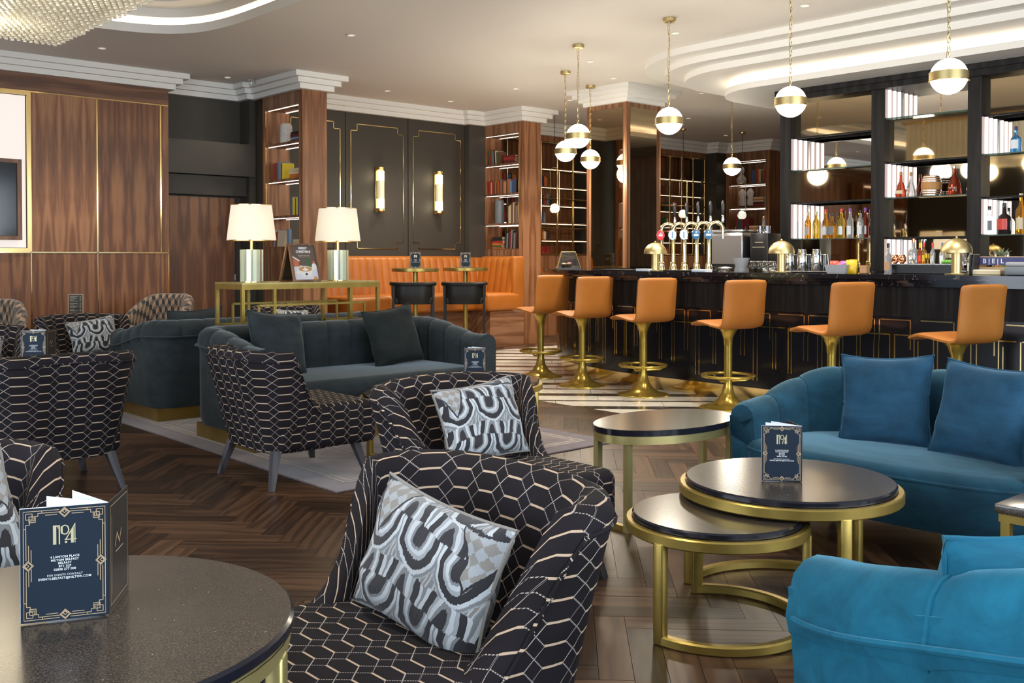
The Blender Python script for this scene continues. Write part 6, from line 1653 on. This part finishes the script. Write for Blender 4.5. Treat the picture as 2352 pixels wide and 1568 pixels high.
# ------------------------------------------------------------------ BACK BAR
bb = thing('back_bar', 'tall black timber back bar with mirrors, lit panels and glass shelves', 'shelving', (0, 0, 0))
def bbx(nm, mt, x0, x1, y0, y1, z0, z1):
    b = MB(); mx, my, mz = (x0+x1)/2, (y0+y1)/2, (z0+z1)/2; b.box(x0-mx, x1-mx, y0-my, y1-my, z0-mz, z1-mz); return b.build(nm, mt, bb, None, loc=(mx, my, mz))
bbx('base_cabinet', 'black_wood', 8.85, 9.85, 1.2, 6.55, 0, 1.08); bbx('work_top', 'marble_black_top', 8.80, 9.85, 1.2, 6.6, 1.08, 1.125)
bbx('header', 'black_frame', 9.36, 9.85, 1.2, 6.10, 2.93, 3.044); bbx('header_moulding', 'black_frame', 9.33, 9.36, 1.2, 6.12, 2.99, 3.044)
PO = [(5.965, 6.095), (4.90, 5.04), (3.955, 4.08), (2.90, 3.02)]
for y0, y1 in PO: bbx('post', 'black_frame', 9.40, 9.76, y0, y1, 1.125, 2.93)
bbx('back_panel', 'black_frame', 9.76, 9.85, 1.2, 6.09, 1.125, 2.93)
def bay(y0, y1, cells):
    """cells: (z0,z1,kind) kind 'lit' = deep cell with light panel at the high-y side, 'mir' = flush tinted mirror"""
    for z0, z1, kd in cells:
        if kd == 'lit':
            bbx('mirror_pane', 'mirror', 9.735, 9.758, y0, y1, z0, z1)
            lp = bbx('light_panel', 'panel_glow', 9.41, 9.715, y1-0.012, y1-0.001, z0+0.004, z1-0.004)
            for k in range(3):
                b = MB(); b.lathe([(0.016, -(z1-z0)/2+0.006), (0.016, (z1-z0)/2-0.006)], 10, -0.10 + 0.10*k, -0.014); b.build('light_tube', 'tube_glow', lp, 0.9)
            bbx('panel_trim', 'steel', 9.716, 9.734, y1-0.02, y1-0.001, z0, z1)
            bbx('glass_shelf', 'green_edge_glass', 9.42, 9.73, y0+0.002, y1-0.002, z0-0.010, z0)
        else:
            bbx('mirror_pane', 'bronze_mirror', 9.50, 9.51, y0, y1, z0, z1); bbx('rail', 'black_frame', 9.47, 9.51, y0, y1, z0, z0+0.018)
bay(5.04, 5.965, [(2.53, 2.93, 'mir'), (2.19, 2.53, 'lit'), (1.83, 2.18, 'mir'), (1.455, 1.83, 'lit'), (1.125, 1.445, 'mir')])
bay(4.08, 4.90, [(2.64, 2.93, 'lit'), (2.19, 2.63, 'mir'), (1.85, 2.19, 'lit'), (1.44, 1.84, 'mir'), (1.126, 1.44, 'lit')])
bay(3.02, 3.955, [(2.56, 2.93, 'mir'), (2.21, 2.56, 'lit'), (1.80, 2.20, 'mir'), (1.465, 1.80, 'lit'), (1.125, 1.455, 'mir')])
# bottles
BPROF = dict(round=[(0.036, 0), (0.038, 0.008), (0.038, 0.17), (0.030, 0.20), (0.014, 0.225), (0.013, 0.275)], tall=[(0.035, 0), (0.037, 0.008), (0.037, 0.19), (0.016, 0.23), (0.013, 0.30)], decanter=[(0.045, 0), (0.056, 0.01), (0.060, 0.04), (0.054, 0.075), (0.042, 0.10), (0.041, 0.12), (0.030, 0.15), (0.017, 0.175), (0.015, 0.25)], flask=[(0.055, 0), (0.062, 0.015), (0.058, 0.09), (0.038, 0.16), (0.018, 0.19), (0.017, 0.255)], squat=[(0.05, 0), (0.055, 0.01), (0.055, 0.12), (0.048, 0.15), (0.018, 0.175), (0.016, 0.24)])
bcache = {}
def bottle(label, px, x_, z_, kind, glass, cap, lab, s_=1.0, sq=False):
    t_ = thing('bottle', label, 'bottle', (x_, at_x(px, x_), z_)); pr = BPROF[kind]; top = pr[-1][1]*s_
    n = 20
    MB().lathe([(r_*s_, z2*s_) for r_, z2 in pr], n).build('glass_body', 'bottle_' + glass, t_, 0.9)
    MB().lathe([(0.015*s_, top-0.012), (0.016*s_, top), (0.016*s_, top+0.022), (0.012*s_, top+0.026)], 14).build('cap', cap, t_)
    if lab:
        r_ = pr[2][0]*s_*1.012; h0, h1 = (0.04*s_, 0.13*s_) if kind not in ('decanter', 'flask') else (0.04*s_, 0.075*s_)
        b = MB(); m_ = 10
        for i in range(m_):
            a0, a1 = PI + 0.75 - 1.9*i/m_, PI + 0.75 - 1.9*(i+1)/m_; r2 = r_ if kind not in ('decanter', 'flask') else r_*1.0
            b.quad((r2*math.cos(a0), r2*math.sin(a0), h0), (r2*math.cos(a0), r2*math.sin(a0), h1), (r2*math.cos(a1), r2*math.sin(a1), h1), (r2*math.cos(a1), r2*math.sin(a1), h0))
        b.build('paper_label', lab, t_, 0.9)
Z1 = 1.456
for a in ((' whisky bottle, black cap, grey-black label, before the lit panel', 1826, 'round', 'gin_clear', 'black_plastic', 'grey_machine'), (' amber whisky bottle with grey label, first beside the lit panel', 1855, 'round', 'whisky', 'cream', 'fog_plastic'), (' golden whisky bottle with cork-coloured cap', 1874, 'round', 'yellow_spirit', 'cream', None), (' tall amber bottle with red cap and slanted white label', 1896, 'tall', 'whisky', 'snack_red', 'paper'), (' square-shouldered amber bottle with black label', 1910, 'squat', 'whisky', 'black_plastic', 'grey_machine'), (' tall yellow bottle with red cap, middle of the shelf', 1932, 'tall', 'yellow_spirit', 'snack_red', 'paper'), (' pale bottle with purple cap and crest label', 1952, 'tall', 'gin_clear', 'snack_purple', 'paper'), (' clear bottle with white label next to the post', 1976, 'round', 'gin_clear', 'black_plastic', 'paper'), (' dark red bottle with pink cap touching the post', 1987, 'tall', 'rum_red', 'snack_purple', 'paper')):
    x_ = 9.50 + (0.05 if a[2] == 'tall' else 0.0); bottle('back bar' + a[0], a[1], x_, Z1, a[2], a[3], a[4], a[5], 0.95)
bottle('brown-red cognac decanter nearest the lit panel on the barrel shelf', 2068, 9.53, 1.851, 'decanter', 'rum_red', 'oak_barrel', 'cream', 0.92); bottle('clear glass decanter between red decanter and wooden barrel', 2091, 9.58, 1.851, 'decanter', 'gin_clear', 'oak_barrel', None, 0.9); bottle('flat-shouldered cognac flask right of the wooden barrel', 2191, 9.53, 1.851, 'flask', 'rum_red', 'steel', 'cream', 1.0)
t_ = thing('barrel', 'small oak barrel with steel hoops on the glass shelf', 'barrel', (9.56, at_x(2138, 9.56), 1.851)); pr = [(0.072 + 0.024*math.sin(PI*i/10), 0.20*i/10) for i in range(11)]; MB().lathe(pr, 28).build('staves', 'oak_barrel', t_)
for z_ in (0.012, 0.035, 0.055, 0.145, 0.165, 0.188):
    r_ = 0.0735 + 0.024*math.sin(PI*z_/0.2); MB().lathe([(r_, z_-0.006), (r_+0.001, z_), (r_, z_+0.006)], 28, cap=False).build('hoop', 'steel', t_)
bottle('clear round bottle with black label on the shelf above the crate', 2272, 9.52, 1.466, 'squat', 'gin_clear', 'black_plastic', 'grey_machine', 1.0); bottle('matt dark rum bottle with red label above the crate', 2306, 9.52, 1.466, 'squat', 'dark_rum', 'black_plastic', 'snack_red', 1.1); bottle('tall amber bottle above the crate at the frame edge', 2344, 9.50, 1.466, 'tall', 'whisky', 'cream', 'cream', 1.15); bottle('bright blue gin bottle with white label on the upper glass shelf', 2331, 9.54, 2.211, 'squat', 'blue_gin', 'navy_box', 'paper', 0.9)
# black tray of garnish and bottles behind the dome lamp
simple('speed_rail', 'long black tray on the bar behind the dome lamp', 'tray', 'black_plastic', (-0.06, 0.06, -0.27, 0.27, 0, 0.075), (7.62, at_x(2120, 7.62), BT_Z), 0, lambda t_: MB().box(-0.058, 0.058, -0.268, 0.268, 0.075, 0.078).build('shelf', 'steel', t_, None))
zt = BT_Z + 0.0785
bottle('clear bottle with kraft label in front of the low lit panel', 2040, 7.50, BT_Z, 'tall', 'gin_clear', 'black_plastic', 'cardboard', 0.72); bottle('round clear bottle with cork standing on the black tray', 2098, 7.62, zt, 'squat', 'gin_clear', 'copper', None, 0.72); bottle('small red syrup bottle on the black tray', 2113, 7.62, zt, 'round', 'rum_red', 'snack_yellow', 'snack_red', 0.5); bottle('small amber bottle with red cap on the black tray', 2122, 7.63, zt, 'round', 'whisky', 'snack_red', 'snack_yellow', 0.52); bottle('small bottle with red cap near the tray middle', 2142, 7.63, zt, 'round', 'gin_clear', 'snack_red', 'paper', 0.5); bottle('clear bottle with grey cap near the limes', 2164, 7.63, zt, 'round', 'gin_clear', 'grey_machine', 'paper', 0.5); bottle('clear bottle right of the large dome lamp', 2230, 7.52, BT_Z, 'tall', 'gin_clear', 'black_plastic', 'paper', 0.66)
t_ = thing('stem_glass', 'stemmed glass with yellow drink on the tray', 'glass', (7.58, at_x(2131, 7.58), zt)); MB().lathe([(0.02, 0), (0.004, 0.006), (0.004, 0.03), (0.018, 0.045), (0.02, 0.075)], 16).build('bowl', 'bottle_yellow_spirit', t_); MB().lathe([(0.0205, 0.075), (0.021, 0.08)], 16, cap=False).build('rim', 'glass', t_)
for k, px in enumerate((2168, 2175, 2182)):
    t_ = thing('lime', 'green lime on the black tray next to the dome lamp', 'fruit', (7.60, at_x(px, 7.60), zt), 0, 'limes on the tray'); MB().sphere((0, 0, 0.016), 0.018, 14, 8, 0.9).build('peel', 'lime_green', t_); MB().lathe([(0.003, 0.031), (0.002, 0.034)], 6).build('stalk', 'leaf_grey_green', t_)
for px, lb in ((2056, 'copper pineapple cup lying on the tray end'), (2072, 'second copper cup leaning on the tray')):
    t_ = thing('copper_cup', lb, 'cup', (7.62, at_x(px, 7.62), zt)); MB().lathe([(0.012, 0), (0.03, 0.02), (0.032, 0.045), (0.022, 0.065), (0.020, 0.065)], 18).build('cup', 'copper', t_, 0.9); MB().lathe([(0.02, 0.064), (0.024, 0.069), (0.021, 0.072)], 18, cap=False).build('rim', 'copper', t_)
# crate with blue printed band, pineapple, fruit
cy_ = at_x(2318, 7.72); t_ = thing('crate', 'pale wooden crate with a navy band reading BEL on the bar', 'crate', (7.72, cy_, BT_Z))
MB().box(-0.10, 0.10, -0.21, 0.21, 0, 0.012).build('bottom', 'pale_wood', t_, None)
for x_ in (-0.10, 0.092):
    for z0, z1 in ((0.012, 0.055), (0.075, 0.135)): MB().box(x_, x_+0.008, -0.21, 0.21, z0, z1).build('slat', 'pale_wood', t_, None)
for y_ in (-0.21, 0.202): MB().box(-0.092, 0.092, y_, y_+0.008, 0.012, 0.135).build('end_board', 'pale_wood', t_, None)
bn = MB().box(-0.1045, -0.100, -0.205, 0.205, 0.072, 0.130).build('printed_band', 'navy_box', t_, None)
me = text_mesh('B | E | L', 0.048, 'LEFT', 0, 0.0006); me.transform(Matrix.Translation((-0.1052, 0.150, 0.100)) @ Matrix.Rotation(-PI/2, 4, 'Z') @ Matrix.Rotation(PI/2, 4, 'X')); me.materials.clear(); link('lettering', me, 'white_print', bn)
t_ = thing('pineapple', 'pineapple with grey-green leaves in the wooden crate', 'fruit', (7.765, at_x(2300, 7.765), BT_Z + 0.0125)); MB().lathe([(0.03, 0), (0.045, 0.02), (0.05, 0.07), (0.035, 0.115), (0.01, 0.125)], 18).build('fruit', 'cardboard', t_, 0.9)
for k in range(16):
    a = 2.4*k; tl = 0.25 + 0.05*k; b = MB(); b.add([(-0.008, 0, 0), (0.008, 0, 0), (0.005, 0.012, 0.05), (0, 0.03, 0.085), (-0.005, 0.012, 0.05)], [(0, 1, 2, 3, 4)]); b.xf(Matrix.Translation((0, 0, 0.115)) @ Matrix.Rotation(a, 4, 'Z') @ Matrix.Rotation(-tl*0.7, 4, 'X')); b.build('leaf', 'leaf_grey_green', t_, None)
for k, (px, mt, lb) in enumerate(((2291, 'orange_fruit', 'orange in the crate'), (2303, 'lime_green', 'lime in the crate beside the orange'))):
    t_ = thing('fruit', lb + ' below the navy band', 'fruit', (7.658, at_x(px, 7.658), BT_Z + 0.0125)); MB().sphere((0, 0, 0.028), 0.026, 16, 10).build('peel', mt, t_); MB().lathe([(0.003, 0.055), (0.002, 0.058)], 6).build('stalk', 'leaf_grey_green', t_)
t_ = thing('till_printer', 'grey till printer on the bar in front of the crate', 'printer', (7.45, at_x(2345, 7.45), BT_Z), math.radians(6)); MB().rbox(-0.08, 0.08, -0.09, 0.09, 0, 0.065, 0.012, 2).build('base', 'grey_machine', t_); MB().rbox(-0.075, 0.06, -0.085, 0.085, 0.065, 0.095, 0.01, 2).build('cover', 'fog_plastic', t_)
simple('paper_tray', 'cream paper box at the foot of the crate', 'box', 'cream', (-0.05, 0.05, -0.10, 0.10, 0, 0.035), (7.52, at_x(2272, 7.52), BT_Z), 0, lambda t_: MB().box(-0.045, 0.045, -0.095, 0.095, 0.035, 0.038).build('paper_stack', 'paper', t_, None))
for k, px in enumerate((2233, 2240)):
    t_ = thing('upright_menu', 'thin dark upright menu leaning by the crate end', 'menu', (7.54, at_x(px, 7.54), BT_Z), (0.06, 0, 0.1), 'upright menus by the crate'); MB().box(-0.06, 0.06, -0.006, 0.006, 0.0, 0.15).build('cover', 'black_card', t_, None); MB().box(-0.057, 0.058, -0.004, 0.004, 0.003, 0.152).build('pages', 'cream', t_, None)
# coffee machine and grinder on the back counter end
cy_ = at_x(1706, 8.98); t_ = thing('coffee_machine', 'brushed steel coffee machine behind the beer taps', 'coffee machine', (9.0, cy_, BT_Z), 0)
MB().rbox(-0.17, 0.17, -0.10, 0.30, 0.03, 0.40, 0.012, 2).build('housing', 'steel', t_); MB().box(-0.172, -0.165, -0.09, 0.29, 0.06, 0.36).build('splash_panel', 'steel', t_, None); MB().rbox(-0.19, 0.18, -0.11, 0.31, 0.40, 0.425, 0.006, 1).build('cup_rail', 'chrome', t_)
for sx in (-1, 1):
    for sy in (-0.07, 0.27): MB().lathe([(0.02, 0), (0.02, 0.03)], 10, sx*0.13, sy).build('foot', 'black_plastic', t_)
cy2 = cy_ - 0.26; t_ = thing('coffee_grinder', 'matt black coffee grinder cabinet beside the steel machine', 'grinder', (9.0, cy2, BT_Z)); MB().rbox(-0.12, 0.12, -0.12, 0.10, 0.0, 0.38, 0.008, 2).build('cabinet', 'black_plastic', t_); b = MB(); b.box(-0.1215, -0.1205, -0.06, 0.04, 0.285, 0.292); b.box(-0.1215, -0.1205, -0.08, 0.07, 0.235, 0.239); b.build('printed_lines', 'cream', t_, None)
for dy in (-0.05, 0.04):
    g_ = thing('upturned_glass', 'small glass standing on the black grinder cabinet', 'glass', (8.97, cy2 + dy, BT_Z + 0.3805), 0, 'glasses on the grinder'); MB().lathe([(0.032, 0), (0.034, 0.08), (0.031, 0.08), (0.029, 0.004)], 16, cap=False).build('wall', 'glass', g_); MB().lathe([(0.001, 0.001), (0.032, 0.001), (0.032, 0.008)], 16, cap=False).build('base', 'glass', g_)
